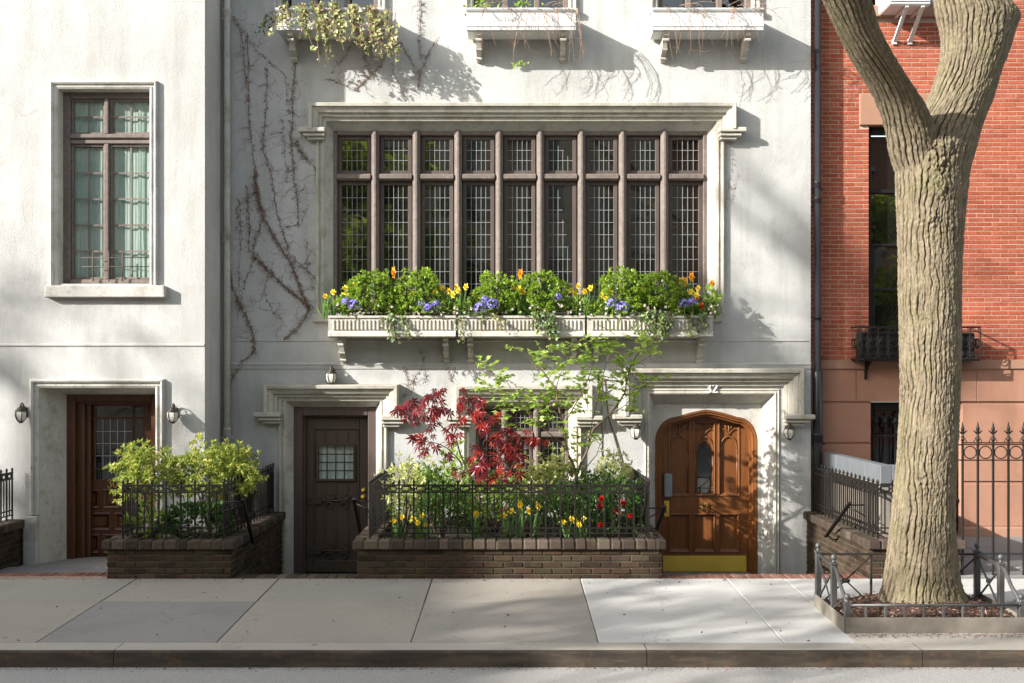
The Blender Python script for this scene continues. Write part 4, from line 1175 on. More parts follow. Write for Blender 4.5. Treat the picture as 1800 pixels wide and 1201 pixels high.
# ================================================================= BRICK GARDEN WALLS
def brick_run(mb, axis, a0, a1, face, back, z0, z1, mi, bl=.208, chh=.068, gap=.012, skip_bed=False):
    """courses of separate bricks whose outer face is at `face`; axis 'x' or 'y'"""
    nz = max(1, round((z1-z0)/chh)); ch_ = (z1-z0)/nz
    for r in range(nz):
        x = a0-(0 if r % 2 else bl/2)
        while x < a1-.01:
            s0, s1 = max(x, a0)+gap/2, min(x+bl, a1)-gap/2
            if s1-s0 > .02:
                p = random.uniform(-.003, .004); c, d = z0+r*ch_+gap/2, z0+(r+1)*ch_-gap/2
                f = face+(p if back > face else -p)
                if axis == 'x': mb.box(s0, s1, f, back, c, d, .006, mi)
                else: mb.box(f, back, s0, s1, c, d, .006, mi)
            x += bl
def planter(label, x0, x1, y0, y1, sides='LR', x1b=None, name='brick_planter', soil=True, cap=None):
    zt = .41; zc = .312; t = .20; ov = .045; deep = -.55
    o = thing(name, label, 'planter', ((x0+x1)/2, (y0+y1)/2, -.02))
    mb = MB()
    brick_run(mb, 'x', x0, x1, y0, y0+.09, -.022, zc, 0)
    mb.box(x0+.006, x1-.006, y0+.012, y0+t, -.3, zc-.004, 0, 1)
    for s in sides:
        if s == 'L':
            brick_run(mb, 'y', y0+.002, y1, x0, x0+.09, deep, zc, 0); mb.box(x0+.012, x0+t, y0+t, y1, deep, zc-.005, 0, 1)
        if s == 'R':
            brick_run(mb, 'y', y0+.002, y1, x1, x1-.09, deep, zc, 0); mb.box(x1-t, x1-.012, y0+t, y1, deep, zc-.005, 0, 1)
    mb.build('brick_wall', [M['darkbrick'], M['mortar_moss']], o)
    mb = MB(); cm, mm_ = 0, 1
    def caprow(axis, a0, a1, f0, f1):
        n = max(1, round((a1-a0)/.128)); p = a0; ws = [random.uniform(.8, 1.2) for _ in range(n)]; k = (a1-a0)/sum(ws)
        for w_ in ws:
            q = p+w_*k; dz = random.uniform(-.004, .004); j = random.uniform(-.006, .006)
            if axis == 'x': mb.box(p+.006, q-.006, f0+j, f1, zc, zt+dz, .012, cm)
            else: mb.box(f0+(j if f0 < f1 else -j), f1, p+.006, q-.006, zc, zt+dz, .012, cm)
            p = q
        if axis == 'x': mb.box(a0+.01, a1-.01, f0+.012, f1-.004, zc+.002, zt-.012, 0, mm_)
        else: mb.box(min(f0, f1)+.012, max(f0, f1)-.012, a0+.01, a1-.01, zc+.003, zt-.013, 0, mm_)
    caprow('x', x0-ov, x1+ov, y0-ov, y0+t+.02)
    for s in sides:
        if s == 'L': caprow('y', y0+t+.022, y1, x0-ov, x0+t)
        if s == 'R': caprow('y', y0+t+.022, y1, x1-t, x1+ov)
    mb.build('cap', [M['mosscap'], M['mortar_moss']], o)
    if soil:
        mb = MB(); nx, ny = 26, 18; vs = []
        for i in range(nx+1):
            for j in range(ny+1):
                vs.append((x0+.06+(x1-x0-.12)*i/nx, y0+.06+(y1-y0-.08)*j/ny, 0))
        v = np.array(vs); v[:, 2] = .335+.035*perlin(v*np.array([3, 3, 1])+2.2)+.015*perlin(v*11)
        mb.add(v, [(i*(ny+1)+j, (i+1)*(ny+1)+j, (i+1)*(ny+1)+j+1, i*(ny+1)+j+1) for i in range(nx) for j in range(ny)], True)
        mb.build('soil', M['soil'], o)
    return o
planter('mossy brick planter between the dark plank door and the arched door', -1.65, 1.60, FY, -.06)
planter('brick planter in front of the cream house corner, beside door 30', -4.31, -2.98, FY, YL-.03)
mb = MB(); brick_run(mb, 'y', YL-.02, -.03, -2.98, -3.07, -.55, .312, 0); mb.box(-3.18, -2.992, YL-.02, -.03, -.55, .307, 0, 1)
p2 = [o for o in bpy.data.objects if o.get('label', '').startswith('brick planter in front of the cream')][0]
mb.build('return_wall', [M['darkbrick'], M['mortar_moss']], p2)
mb = MB(); n = 7
for i in range(n): mb.box(-3.18, -2.935, YL+.0+i*.117+.006, YL+(i+1)*.117-.006, .312, .41+random.uniform(-.004, .004), .012)
mb.box(-3.7, -3.10, YL, -.05, .2, .33)
mb.build('return_cap', [M['mosscap'], M['mortar_moss']], p2)
planter('moss stained brick planter between the arched door and the brick house', 3.82, 4.78, FY, -.04, 'L')
planter('brick planter at the far left photo edge, beside door 30', -8.4, -5.99, FY, YL-.03, 'R')

# ================================================================= IRON RAILINGS
def railing(label, runs, zt=.985, zb=.41, pitch=.16):
    """runs: list of ((x0,y0),(x1,y1)); bars are linked copies"""
    p0 = runs[0][0]
    o = thing('iron_railing', label, 'railing', (p0[0], p0[1], zb), 'iron railings on the brick planters')
    z2, z3, z4 = zt-.08, zb+.115, zb+.058
    big = small = None
    def bar_mesh(tall):
        mb = MB()
        if tall:
            mb.box(-.009, .009, -.009, .009, 0, zt+.022-zb, .002)
            mb.lathe([(.011, zt+.02-zb), (.016, zt+.030-zb), (.013, zt+.045-zb), (.002, zt+.062-zb)], (0, 0, 0), 8)
        else: mb.box(-.006, .006, -.006, .006, z4-zb, z2-zb)
        return mb
    done = set()
    for (ax, ay), (bx, by) in runs:
        L = math.hypot(bx-ax, by-ay); ux, uy = (bx-ax)/L, (by-ay)/L
        for z, h, d in ((zt, .014, .026), (z2, .012, .022), (z3, .012, .022), (z4, .012, .022)):
            mb = MB(); mb.bar((ax-ux*.012, ay-uy*.012, z), (bx+ux*.012, by+uy*.012, z), d, h); mb.build('rail', M['iron'], o)
        n = max(2, round(L/pitch)); mb = MB(); p = L/n
        for i in range(n):
            s0, s1 = i*p, (i+1)*p; a, b_ = s0+p*.20, s1-p*.20; za, zb_ = z2+.016, zt-.017; zm = (za+zb_)/2
            P = lambda s_, z_: (ax+ux*s_, ay+uy*s_, z_)
            t = .014
            for q in (((a, za), (b_, za)), ((a, zb_), (b_, zb_)), ((a, za), (a, zb_)), ((b_, za), (b_, zb_)), ((s0, zm), (a, zm)), ((b_, zm), (s1, zm))):
                mb.bar(P(*q[0]), P(*q[1]), t, t*(1+.05*random.random()))
        mb.build('fret_band', M['iron'], o)
        for i in range(2*n+1):
            s_ = i*p/2; x, y = ax+ux*s_, ay+uy*s_
            key = (round(x, 3), round(y, 3))
            if key in done: continue
            done.add(key); tall = i % 2 == 0
            src = big if tall else small
            if src is None:
                src = bar_mesh(tall).build('bar', M['iron'], None)
                src.parent = o
                if tall: big = src
                else: small = src
                k = src
            else:
                k = src.copy(); COL.objects.link(k); k.parent = o
            k.location = (x-p0[0], y-p0[1], 0)
    return o
yr = FY+.10
railing('black iron railing round the middle planter with the red maple', [((-1.525, -.10), (-1.525, yr)), ((-1.525, yr), (1.465, yr)), ((1.465, yr), (1.465, -.10))])
railing('black iron railing round the yellow green pieris bushes by door 30', [((-4.17, yr), (-3.09, yr)), ((-3.09, yr), (-3.09, -.10)), ((-4.17, yr), (-4.17, yr+.45))])
railing('sunlit iron railing on the planter right of the arched door', [((3.92, -.10), (3.92, yr)), ((3.92, yr), (4.70, yr))])
railing('short piece of iron railing at the far left photo edge', [((-6.10, YL-.08), (-6.10, yr)), ((-6.10, yr), (-8.3, yr))])

# ================================================================= HANDRAILS
def handrail(label, p0, p1, q):
    o = thing('handrail', label, 'handrail', p1, 'handrails down the sunken steps')
    mb = MB(); a = np.array(p0); b_ = np.array(p1)
    mb.bar(a, b_, .022, .038, (1, 0, 0)); mb.build('rail', M['iron'], o)
    mb = MB(); mb.tube([a+(b_-a)*.06, a+(b_-a)*.06+np.array([(q-a[0])*.5, 0, -.0]), np.array([q, a[1]+(b_[1]-a[1])*.06, a[2]+(b_[2]-a[2])*.06])], .008, 6)
    mb.tube([a+(b_-a)*.1, np.array([q, a[1]+.03, a[2]-.14])], .007, 6)
    mb.build('upper_bracket', M['iron'], o)
    mb = MB(); mb.tube([a+(b_-a)*.94, np.array([(q+a[0])/2, b_[1], b_[2]-.04]), np.array([q, b_[1], b_[2]-.02])], .008, 6); mb.build('lower_bracket', M['iron'], o)
handrail('sloping black handrail fixed to the side of the pieris planter', (-2.87, -2.72, .84), (-2.87, -2.22, .30), -3.09)
handrail('sloping black handrail in front of the dark plank door', (-1.72, -2.48, .82), (-1.72, -1.85, .33), -1.525)
handrail('sloping black handrail in front of the arched door 32', (1.66, -2.50, .74), (1.66, -1.55, .31), 1.465)
handrail('rusty sloping handrail on the mossy planter right of door 32', (3.69, -2.42, .77), (3.69, -1.45, .27), 3.86)

# ================================================================= BRICK HOUSE FITTINGS
o = thing('window_guard', 'black iron ring patterned basket under the brick house window', 'window basket', (wx(1615, -.1), -.1, wz(632, -.1)))
yb = -.12; x0, x1 = wx(1508, yb), wx(1723, yb); z0, z1 = wz(632, yb), wz(574, yb)
mb = MB()
for z in (z0+.01, z1-.008): mb.bar((x0, yb, z), (x1, yb, z), .02, .02)
for z in (z0+.075, z1-.07): mb.bar((x0, yb, z), (x1, yb, z), .01, .01)
for x in (x0, x1):
    for z in (z0+.01, z1-.008): mb.bar((x, yb, z), (x, YB-.03, z), .02, .019)
mb.build('rail', M['iron'], o)
n = 12; mb = MB(); sp = (x1-x0)/n
zc = (z0+z1)/2
for i in range(n):
    xc = x0+sp*(i+.5); R_ = sp*.40
    mb.tube([(xc+R_*math.cos(a), yb, zc+R_*math.sin(a)) for a in np.linspace(0, 2*PI, 17)], .007, 5, cap=False)
    for sg in (-1, 1):
        for zz, up in ((z1-.04, -1), (z0+.042, 1)):
            mb.tube([(xc+sg*.004, yb, zz-up*.025), (xc+sg*.035, yb, zz-up*.02), (xc+sg*.05, yb, zz+.0), (xc+sg*.035, yb, zz+up*.016), (xc+sg*.022, yb, zz+.0)], [.006, .007, .006, .005, .004], 5)
for (yA, yB_) in ((yb, YB-.03),):
    for xx in (x0, x1):
        for k in (.3, .7):
            yc = yA+(yB_-yA)*k; R_ = .06
            mb.tube([(xx, yc+R_*math.cos(a), zc+R_*math.sin(a)) for a in np.linspace(0, 2*PI, 13)], .007, 5, cap=False)
mb.build('ring_panel', M['iron'], o)
for i in range(n+1):
    mb = MB(); mb.box(x0+sp*i-.007, x0+sp*i+.007, yb-.007, yb+.007, z0, z1, .002); mb.build('bar', M['iron'], o)
mb = MB(); mb.box(x0+.05, x1-.05, yb+.05, YB-.07, z0+.02, z1-.08, .01); mb.build('trough', M['dark'], o)
mb = MB(); mb.box(x0, x1, yb, YB-.03, z0-.02, z0-.002, .003); mb.build('shelf', M['iron'], o)
for x in (wx(1533, yb), wx(1692, yb)):
    mb = MB(); mb.prism_x([(yb+.02, z0-.021), (YB-.032, z0-.021), (YB-.032, z0-.26), (YB-.06, z0-.25), (YB-.09, z0-.14), (yb+.10, z0-.06)], x-.012, x+.012); mb.build('bracket', M['iron'], o)

ya = -.28
o = thing('air_conditioner', 'white window air conditioner on two slanted white bracket legs', 'air conditioner', (wx(1600, ya), ya, wz(8, ya)))
x0, x1 = wx(1562, ya), wx(1637, ya); z0 = wz(9, ya)
mb = MB(); mb.box(x0, x1, ya, YB+.1, z0, z0+.38, .02)
mb.build('body', M['whitepaint'], o)
mb = MB()
for i in range(9): mb.box(x0+.03, x1-.03, ya-.006, ya+.001, z0+.04+i*.034, z0+.055+i*.034, .002)
mb.build('grille', M['slate'], o)
for x in (wx(1596, ya), wx(1624, ya)):
    mb = MB(); mb.bar((x, ya+.05, z0-.002), (x-.02, YB-.01, z0-.34), .045, .03); mb.box(x-.05, x+.012, YB-.03, YB-.004, z0-.37, z0-.30, .004); mb.box(x-.022, x+.022, ya+.02, YB, z0-.022, z0-.002, .004); mb.build('bracket_leg', M['whitepaint'], o)

# tall spear fence
o = thing('spear_fence', 'tall black wrought iron fence with spear tips right of the tree', 'fence', (5.6, FY+.02, .03))
ys = FY+.03; n = 12; xs0 = wx(1692, ys); sp = .163
zt = wz(741, ys)
for z, t in ((wz(782, ys), .02), (wz(809, ys), .02)):
    mb = MB(); mb.bar((xs0-.05, ys, z), (xs0+sp*n, ys, z), .03, .012); mb.build('rail', M['iron'], o)
mb = MB(); zc = (wz(782, ys)+wz(809, ys))/2
for i in range(n):
    xc = xs0+sp*(i+.5)
    mb.tube([(xc+.066*math.cos(a), ys, zc+.066*math.sin(a)) for a in np.linspace(0, 2*PI, 17)], .0065, 5, cap=False)
    for sg in (-1, 1): mb.tube([(xc+sg*.074, ys, wz(776, ys)), (xc+sg*.055, ys, wz(770, ys)), (xc+sg*.04, ys, wz(776, ys)), (xc+sg*.05, ys, wz(780, ys))], [.006, .006, .005, .003], 5)
mb.build('ring_band', M['iron'], o)
mb = MB()
h = zt-.0
mb.box(-.011, .011, -.011, .011, 0, h-.20, .003)
mb.lathe([(.012, h-.21), (.024, h-.20), (.012, h-.185), (.020, h-.165), (.012, h-.15), (.010, h-.12), (.014, h-.11), (.022, h-.085), (.013, h-.05), (.001, h)], (0, 0, 0), 8)
for sg in (-1, 1): mb.tube([(0, 0, h-.135), (sg*.022, 0, h-.118), (sg*.040, 0, h-.102), (sg*.052, 0, h-.098)], [.010, .009, .006, .002], 5)
src = None
for i in range(n):
    if src is None: src = mb.build('spear_bar', M['iron'], None); k = src
    else: k = src.copy(); COL.objects.link(k)
    k.parent = o; k.location = (xs0+sp*i-5.6, .01, -.03)

# grey capped store behind the right railing
o = thing('bin_store', 'pale rendered store with grey slate capping behind the right railing', 'bin store', (4.5, -1.2, .04))
mb = MB(); mb.box(4.085, 4.19, -2.25, YB-.15, .03, 1.0, .008); mb.box(4.191, 4.84, -2.25, -2.15, .03, 1.0, .008); mb.build('body', M['beige'], o)
mb = MB(); n = 4
for i in range(n):
    a = -2.28+(2.28+YB-.16)*i/n; b_ = -2.28+(2.28+YB-.16)*(i+1)/n
    mb.box(4.07, 4.20, a+.003, b_-.003, .965, 1.17, .006)
for i in range(2): mb.box(4.202+.33*i, 4.198+.33*(i+1), -2.28, -2.13, .965, 1.168, .006)
mb.build('capping', M['slate'], o)

o = thing('grey_drum', 'dark grey round topped drum half hidden behind the pieris bushes', 'drum', (wx(434, -.42), -.42, .30))
c = (wx(434, -.42), -.42, .30); hh = wz(795, -.42)-.30
mb = MB(); mb.lathe([(.10, 0), (.125, .01), (.13, hh*.4), (.135, hh-.14)], c, 24); mb.build('body', M['slate'], o)
mb = MB(); mb.lathe([(.142, hh-.14), (.145, hh-.11), (.13, hh-.05), (.09, hh-.015), (.03, hh), (.004, hh+.001)], c, 24); mb.build('lid', M['slate'], o)

# ================================================================= STREET TREE
def bark_limb(rings, nseg, dz, seed, front=1.0, amp=.019):
    """rings: (z, x, y, rx, ry) from the bottom up; returns vertices, faces with furrowed bark"""
    A = np.array(rings, float)
    zz = np.arange(A[0, 0], A[-1, 0], dz); n = len(zz)
    d = np.gradient(A[:, 1:], A[:, 0], axis=0)
    def herm(col):
        out = np.empty(n)
        k = np.clip(np.searchsorted(A[:, 0], zz, 'right')-1, 0, len(A)-2)
        h = A[k+1, 0]-A[k, 0]; t = (zz-A[k, 0])/h
        p0, p1 = A[k, col], A[k+1, col]; m0, m1 = d[k, col-1]*h, d[k+1, col-1]*h
        return (2*t**3-3*t**2+1)*p0+(t**3-2*t**2+t)*m0+(-2*t**3+3*t**2)*p1+(t**3-t**2)*m1
    X_, Y_, RX, RY = (herm(i) for i in (1, 2, 3, 4))
    th = np.linspace(0, 2*PI, nseg, endpoint=False)
    T, Z = np.meshgrid(th, zz)
    cx, sx = np.cos(T), np.sin(T)
    rx, ry = RX[:, None]*np.ones_like(T), RY[:, None]*np.ones_like(T)
    Rm = (RX.mean()+RY.mean())/2
    q = np.stack([cx*Rm, sx*Rm, Z], -1).reshape(-1, 3)
    k1 = max(8, round(2*PI*Rm/.047)); k2 = max(12, round(2*PI*Rm/.024))
    w1 = perlin(q*np.array([2.6, 2.6, 1.3])+seed)*3.4+perlin(q*np.array([7, 7, 4.5])+seed+3)*1.5+perlin(q*np.array([18, 18, 16])+seed+6)*.55
    w2 = perlin(q*np.array([4, 4, 2.4])+seed+11)*3.6+perlin(q*np.array([12, 12, 8])+seed+17)*1.5
    p1 = T.reshape(-1)*k1+w1*2.0; p2 = T.reshape(-1)*k2+w2*2.0
    s1 = np.abs(np.sin(p1/2)); s2 = np.abs(np.sin(p2/2)); saw = (p1/(2*PI)) % 1.0
    d1 = np.clip(.75+perlin(q*np.array([8, 8, 3.2])+seed+23)*1.3, .1, 1.35); d2 = np.clip(.35+perlin(q*np.array([10, 10, 5])+seed+29)*1.3, 0, 1)
    r1 = np.exp(-(s1/.24)**2)*d1; r2 = np.exp(-(s2/.26)**2)*d2
    n3 = perlin(q*np.array([48, 48, 26])+seed); n4 = perlin(q*np.array([95, 95, 60])+seed)
    cr = perlin(q*np.array([10, 10, 15])+np.floor(p1/(2*PI))[:, None]*np.array([1.7, .9, 2.3]))
    r3 = np.exp(-(cr/.06)**2)*.55
    disp = -amp*1.15*r1-amp*.55*r2-amp*.40*r3+amp*.45*(saw-.5)*d1+amp*.38*n3+amp*.22*n4
    lump = perlin(q*np.array([2.2, 2.2, 1.1])+seed+9)*.016+perlin(q*np.array([6, 6, 2.5])+seed)*.004
    disp = (disp+lump).reshape(T.shape)
    PX = X_[:, None]+cx*(rx+disp); PY = Y_[:, None]+sx*(ry+disp)
    V = np.stack([PX, PY, Z], -1).reshape(-1, 3)
    i = np.arange(n-1)[:, None]*nseg; j = np.arange(nseg)[None, :]; j2 = (j+1) % nseg
    F = np.stack([i+j, i+j2, i+nseg+j2, i+nseg+j], -1).reshape(-1, 4)
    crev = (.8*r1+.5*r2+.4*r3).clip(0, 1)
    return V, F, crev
def grid_mesh(name, parts, mat_, parent):
    off = np.array(world_loc(parent)); Vs = []; Fs = []; Cs = []; b = 0
    for V, F, c_ in parts: Vs.append(V-off); Fs.append(F+b); Cs.append(c_); b += len(V)
    V = np.concatenate(Vs).astype(np.float32); F = np.concatenate(Fs).astype(np.int32); c_ = np.concatenate(Cs).astype(np.float32)
    me = bpy.data.meshes.new(name)
    me.vertices.add(len(V)); me.vertices.foreach_set('co', V.ravel())
    me.loops.add(F.size); me.loops.foreach_set('vertex_index', F.ravel())
    me.polygons.add(len(F)); me.polygons.foreach_set('loop_start', np.arange(0, F.size, 4, dtype=np.int32)); me.polygons.foreach_set('loop_total', np.full(len(F), 4, np.int32))
    me.polygons.foreach_set('use_smooth', np.ones(len(F), bool))
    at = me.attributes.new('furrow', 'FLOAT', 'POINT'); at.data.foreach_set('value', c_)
    me.update(calc_edges=True); me.validate()
    me.materials.append(mat_)
    o_ = bpy.data.objects.new(name, me); link(o_, parent)
    return o_
def barkmat():
    m = NT('furrowed_bark')
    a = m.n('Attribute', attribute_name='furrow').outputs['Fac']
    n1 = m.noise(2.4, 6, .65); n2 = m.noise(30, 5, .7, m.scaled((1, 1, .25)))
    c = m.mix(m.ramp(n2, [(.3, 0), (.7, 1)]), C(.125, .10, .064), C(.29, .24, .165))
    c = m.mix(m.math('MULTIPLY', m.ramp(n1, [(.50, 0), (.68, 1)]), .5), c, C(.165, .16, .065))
    c = m.mix(m.math('MULTIPLY', a, .95), c, C(.028, .020, .012))  # cracks darkened: brown inner bark plus crevice shade put into the colour
    h = m.math('ADD', m.noise(90, 5, .7, m.scaled((1, 1, .35))), m.math('MULTIPLY', m.noise(260, 3, .6), .3))
    return m.fin(c, .95, m.bump(h, .9, .014), 0, .15)
M['bark'] = barkmat()
YT = -4.34; DT = YT+D
def ring(py, a, b_, ry=None, y=YT):
    z = wz(py, y); xl, xr_ = wx(a, y), wx(b_, y); rx = (xr_-xl)/2
    return (z, (xl+xr_)/2, y, rx, ry or rx)
tree = thing('street_tree', 'massive forked street tree with deeply furrowed bark in an iron guard', 'tree', (wx(1622, YT), YT, 0))
main = [ring(1100, 1530, 1714, .30), ring(1072, 1541, 1702, .29), ring(1045, 1551, 1692, .285), ring(1005, 1558, 1684, .28), ring(950, 1564, 1679, .275), ring(880, 1572, 1678, .265), ring(800, 1578, 1681, .26), ring(700, 1583, 1685, .255),
        ring(600, 1582, 1687, .255), ring(500, 1580, 1689, .26), ring(420, 1579, 1692, .265), ring(350, 1576, 1698, .27), ring(300, 1575, 1704, .28), ring(255, 1582, 1716, .28), ring(215, 1606, 1727, .27), ring(175, 1630, 1743, .26),
        ring(125, 1650, 1758, .26), ring(85, 1657, 1773, .26), ring(55, 1655, 1782, .27), ring(30, 1650, 1790, .28), ring(0, 1645, 1768, .27), ring(-60, 1640, 1752, .25), ring(-250, 1630, 1725, .2), ring(-500, 1640, 1710, .15)]
main = sorted(main)
left = sorted([ring(330, 1588, 1650, .20, YT), ring(270, 1568, 1652, .22, YT-.06), ring(225, 1560, 1640, .225, YT-.18), ring(187, 1548, 1622, .23, YT-.34), ring(150, 1530, 1598, .23, YT-.54), ring(104, 1502, 1568, .23, YT-.79), ring(50, 1473, 1542, .23, YT-1.05), ring(0, 1450, 1527, .24, YT-1.27), ring(-80, 1415, 1485, .23, YT-1.6), ring(-250, 1330, 1400, .19, YT-2.1), ring(-500, 1240, 1290, .12, YT-2.6)])
V1, F1, c1 = bark_limb(main, 420, .009, 4.2)
# root flares at the foot
for kx, ky, kr, kh in ((1648, 262, .13, .035), (1655, 335, .10, .028), (1632, 385, .085, .03), (1645, 300, .10, .02), (1600, 690, .06, .012), (1625, 850, .07, .014), (1590, 770, .05, .010)):
    kz = wz(ky, YT-.25); kxx = wx(kx, YT-.25); dd = np.hypot(V1[:, 0]-kxx, (V1[:, 2]-kz)*.9); g_ = np.where(V1[:, 1] < YT, np.exp(-(dd/kr)**2), 0)
    rough = perlin(V1*np.array([22, 22, 20])+kx)+.6*perlin(V1*np.array([45, 45, 40])+ky)
    V1[:, 1] -= g_*(kh+.030*rough); V1[:, 0] += g_*.012*perlin(V1*26+3)
    c1 = np.clip(c1+g_*np.clip(-rough, 0, 1)*.9, 0, 1)
ang = np.arctan2(V1[:, 1]-YT, V1[:, 0]-wx(1622, YT)); zz = V1[:, 2]
fl = np.clip((.42-zz)/.5, 0, 1)**2*(.045+.05*np.clip(np.cos(3*ang+.9), 0, 1)+.07*np.exp(-((ang+.55)/.35)**2))
back = np.where(V1[:, 1] > YT, .25, 1.0)
V1[:, 0] += np.cos(ang)*fl*.55; V1[:, 1] += np.sin(ang)*fl*back
V2, F2, c2 = bark_limb(left, 320, .009, 8.8)
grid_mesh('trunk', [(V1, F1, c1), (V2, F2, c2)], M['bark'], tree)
mb = MB()   # crown far above the frame
def crown_branches(mb, base, n, L, r0, spread=1.0, lev=2, tips=None, rnd=random, up=.5):
    for i in range(n):
        a = rnd.uniform(0, 2*PI); d = unit([math.cos(a)*spread, math.sin(a)*spread, up+rnd.random()*.6])
        p = np.array(base, float); pts = [p.copy()]; l = L*rnd.uniform(.7, 1.2)
        for k in range(4):
            d = unit(d+np.array([rnd.gauss(0, .18), rnd.gauss(0, .18), rnd.gauss(.05, .12)])); p = p+d*l/4; pts.append(p.copy())
        mb.tube(pts, [r0, r0*.85, r0*.68, r0*.5, r0*.3], 6)
        if tips is not None:
            for q in pts[2:]: tips.append(q)
        if lev > 0:
            for q in (pts[2], pts[3], pts[4]): crown_branches(mb, q, 2, L*.55, r0*.45, spread, lev-1, tips, rnd, up)
tips = []
crown_branches(mb, (main[-1][1], YT, main[-1][0]-.1), 5, 2.2, .09, 1.0, 2, tips)
crown_branches(mb, (left[-1][1], left[-1][2], left[-1][0]-.1), 4, 2.0, .08, 1.0, 2, tips)
mb.build('branches', M['darktwig'], tree)
def clump(tips, n, sp, size, m, parent, name='crown', shape='soft'):
    T = np.array(tips); k = RG.integers(0, len(T), n)
    P = T[k]+RG.normal(size=(n, 3))*sp
    lv = MB(); leaves(lv, P, RG.normal(size=(n, 3))+np.array([0, 0, -.3]), size, shape, .4)
    return lv.build(name, m, parent)
clump(tips, 2600, .22, .10, M['street_leaf'], tree)

# tree guard
o = thing('tree_guard', 'worn grey iron tree guard with ball finials round the street tree', 'tree guard', (3.66, -4.55, -.07))
GP = {}
xl, xr_ = 2.91, 4.42
for sx, x in (('l', xl), ('r', xr_)):
    for k, (y, h) in enumerate(((-4.05, .585), (-4.58, .575), (-5.0, .31))):
        z = gz(y); GP[sx, k] = (x, y, z, h)
        mb = MB(); mb.box(x-.026, x+.026, y-.026, y+.026, z-.05, z+h-.055, .004); mb.box(x-.034, x+.034, y-.034, y+.034, z+h-.07, z+h-.052, .004); p = mb.build('post', M['guard_iron'], o)
        mb = MB(); mb.lathe([(.018, h-.053), (.018, h-.04), (.010, h-.034), (.022, h-.022), (.027, h-.004), (.022, h+.014), (.006, h+.024)], (x, y, z), 12); mb.build('finial', M['guard_iron'], p)
for sx in 'lr':
    a, b_, c = GP[sx, 0], GP[sx, 1], GP[sx, 2]; x = a[0]
    mb = MB(); ta = a[2]+a[3]-.085; tb = b_[2]+b_[3]-.085; tc = c[2]+c[3]-.05
    mb.bar((x, a[1]-.03, ta), (x, b_[1]+.03, tb), .03, .02)
    mb.tube([(x, b_[1]-.02, tb), (x, b_[1]-.10, tb-.03), (x, b_[1]-.22, tb-.14), (x, c[1]+.05, tc+.02), (x, c[1]+.02, tc-.06)], [.018, .018, .018, .018, .016], 8)
    mb.build('top_rail', M['guard_iron'], o)
    mb = MB(); zb_ = a[2]+.10
    mb.bar((x-.006, a[1]-.02, ta-.02), (x-.006, b_[1]+.02, zb_), .012, .016); mb.bar((x+.008, a[1]-.02, zb_), (x+.008, b_[1]+.02, tb-.02), .012, .016)
    mb.box(x-.018, x+.018, (a[1]+b_[1])/2-.022, (a[1]+b_[1])/2+.022, (ta+zb_)/2-.03, (ta+zb_)/2+.015, .008)
    mb.bar((x-.004, b_[1]-.02, zb_), (x-.004, c[1]+.1, tc-.0), .012, .014)
    mb.build('brace', M['guard_iron'], o)
    mb = MB(); ye = (a[1]+.02, c[1]-.02)
    mb.prism_x([(ye[0], gz(ye[0])-.06), (ye[1], gz(ye[1])-.06), (ye[1], gz(ye[1])+.13), (ye[0], gz(ye[0])+.13)], x-.034 if sx == 'l' else x+.027, x-.027 if sx == 'l' else x+.034)
    mb.build('edging_plate', M['guard_plate'], o)
a, b_ = GP['l', 0], GP['r', 0]; y = a[1]; ta = a[2]+a[3]-.085
mb = MB(); mb.bar((xl+.03, y, ta), (xr_-.03, y, ta), .035, .018); mb.build('top_rail', M['iron_brown'], o)
xm = (xl+xr_)/2; qx = [xl, xl+(xr_-xl)/3, xl+2*(xr_-xl)/3, xr_]
mb = MB()
for i in (0, 2):
    u, v = qx[i]+.02, qx[i+1]-.0
    mb = MB()
    mb.bar((u, y-.008, ta-.02), (v, y-.008, a[2]+.02), .014, .012); mb.bar((u, y+.008, a[2]+.02), (v, y+.008, ta-.02), .014, .012)
    mb.lathe([(.02, -.02), (.042, -.01), (.042, .01), (.02, .02)], ((u+v)/2, y, (ta+a[2])/2), 10)
    mb.build('brace', M['iron_brown'], o)
for i in (1, 2):
    mb = MB(); mb.box(qx[i]-.01, qx[i]+.01, y-.01, y+.01, a[2]-.03, ta, .002); mb.build('baluster', M['iron_brown'], o)
c = GP['l', 2]; y = c[1]; zf = gz(y)
mb = MB(); mb.box(xl-.02, xr_+.02, y-.036, y-.028, zf-.06, zf+.133, .002); mb.build('edging_plate', M['guard_plate'], o)
mb = MB(); mb.tube([(xl+.02, y-.02, zf+.237), (xr_-.02, y-.02, zf+.237)], .012, 8); mb.build('low_rail', M['guard_iron'], o)
for i in range(1, 9):
    x = xl+(xr_-xl)*i/9-.01; mb = MB(); mb.box(x-.011, x+.011, y-.031, y-.009, zf+.10, zf+.23, .003); mb.build('baluster', M['guard_iron'], o)

# mulch in the pit
mb = MB(); nx, ny = 60, 40; vs = []
for i in range(nx+1):
    for j in range(ny+1): vs.append((xl-.02+(xr_-xl+.04)*i/nx, -5.02+(.99)*j/ny, 0))
v = np.array(vs); dd = np.hypot(v[:, 0]-wx(1622, YT), (v[:, 1]-YT)*1.0)
v[:, 2] = gz(-4.5)+.065+.13*np.exp(-(dd/.55)**2)+.02*perlin(v*np.array([6, 6, 1])+3)+.012*perlin(v*np.array([22, 22, 1]))
mb.add(v, [(i*(ny+1)+j, (i+1)*(ny+1)+j, (i+1)*(ny+1)+j+1, i*(ny+1)+j+1) for i in range(nx) for j in range(ny)], True)
n = 3800; k = RG.integers(0, len(v), n); P = v[k]+RG.normal(size=(n, 3))*np.array([.012, .012, .006])+np.array([0, 0, .006])
P = P[(P[:, 0] > xl) & (P[:, 0] < xr_) & (P[:, 1] > -5.0)]; n = len(P)
mb.m = [0]*len(mb.m)
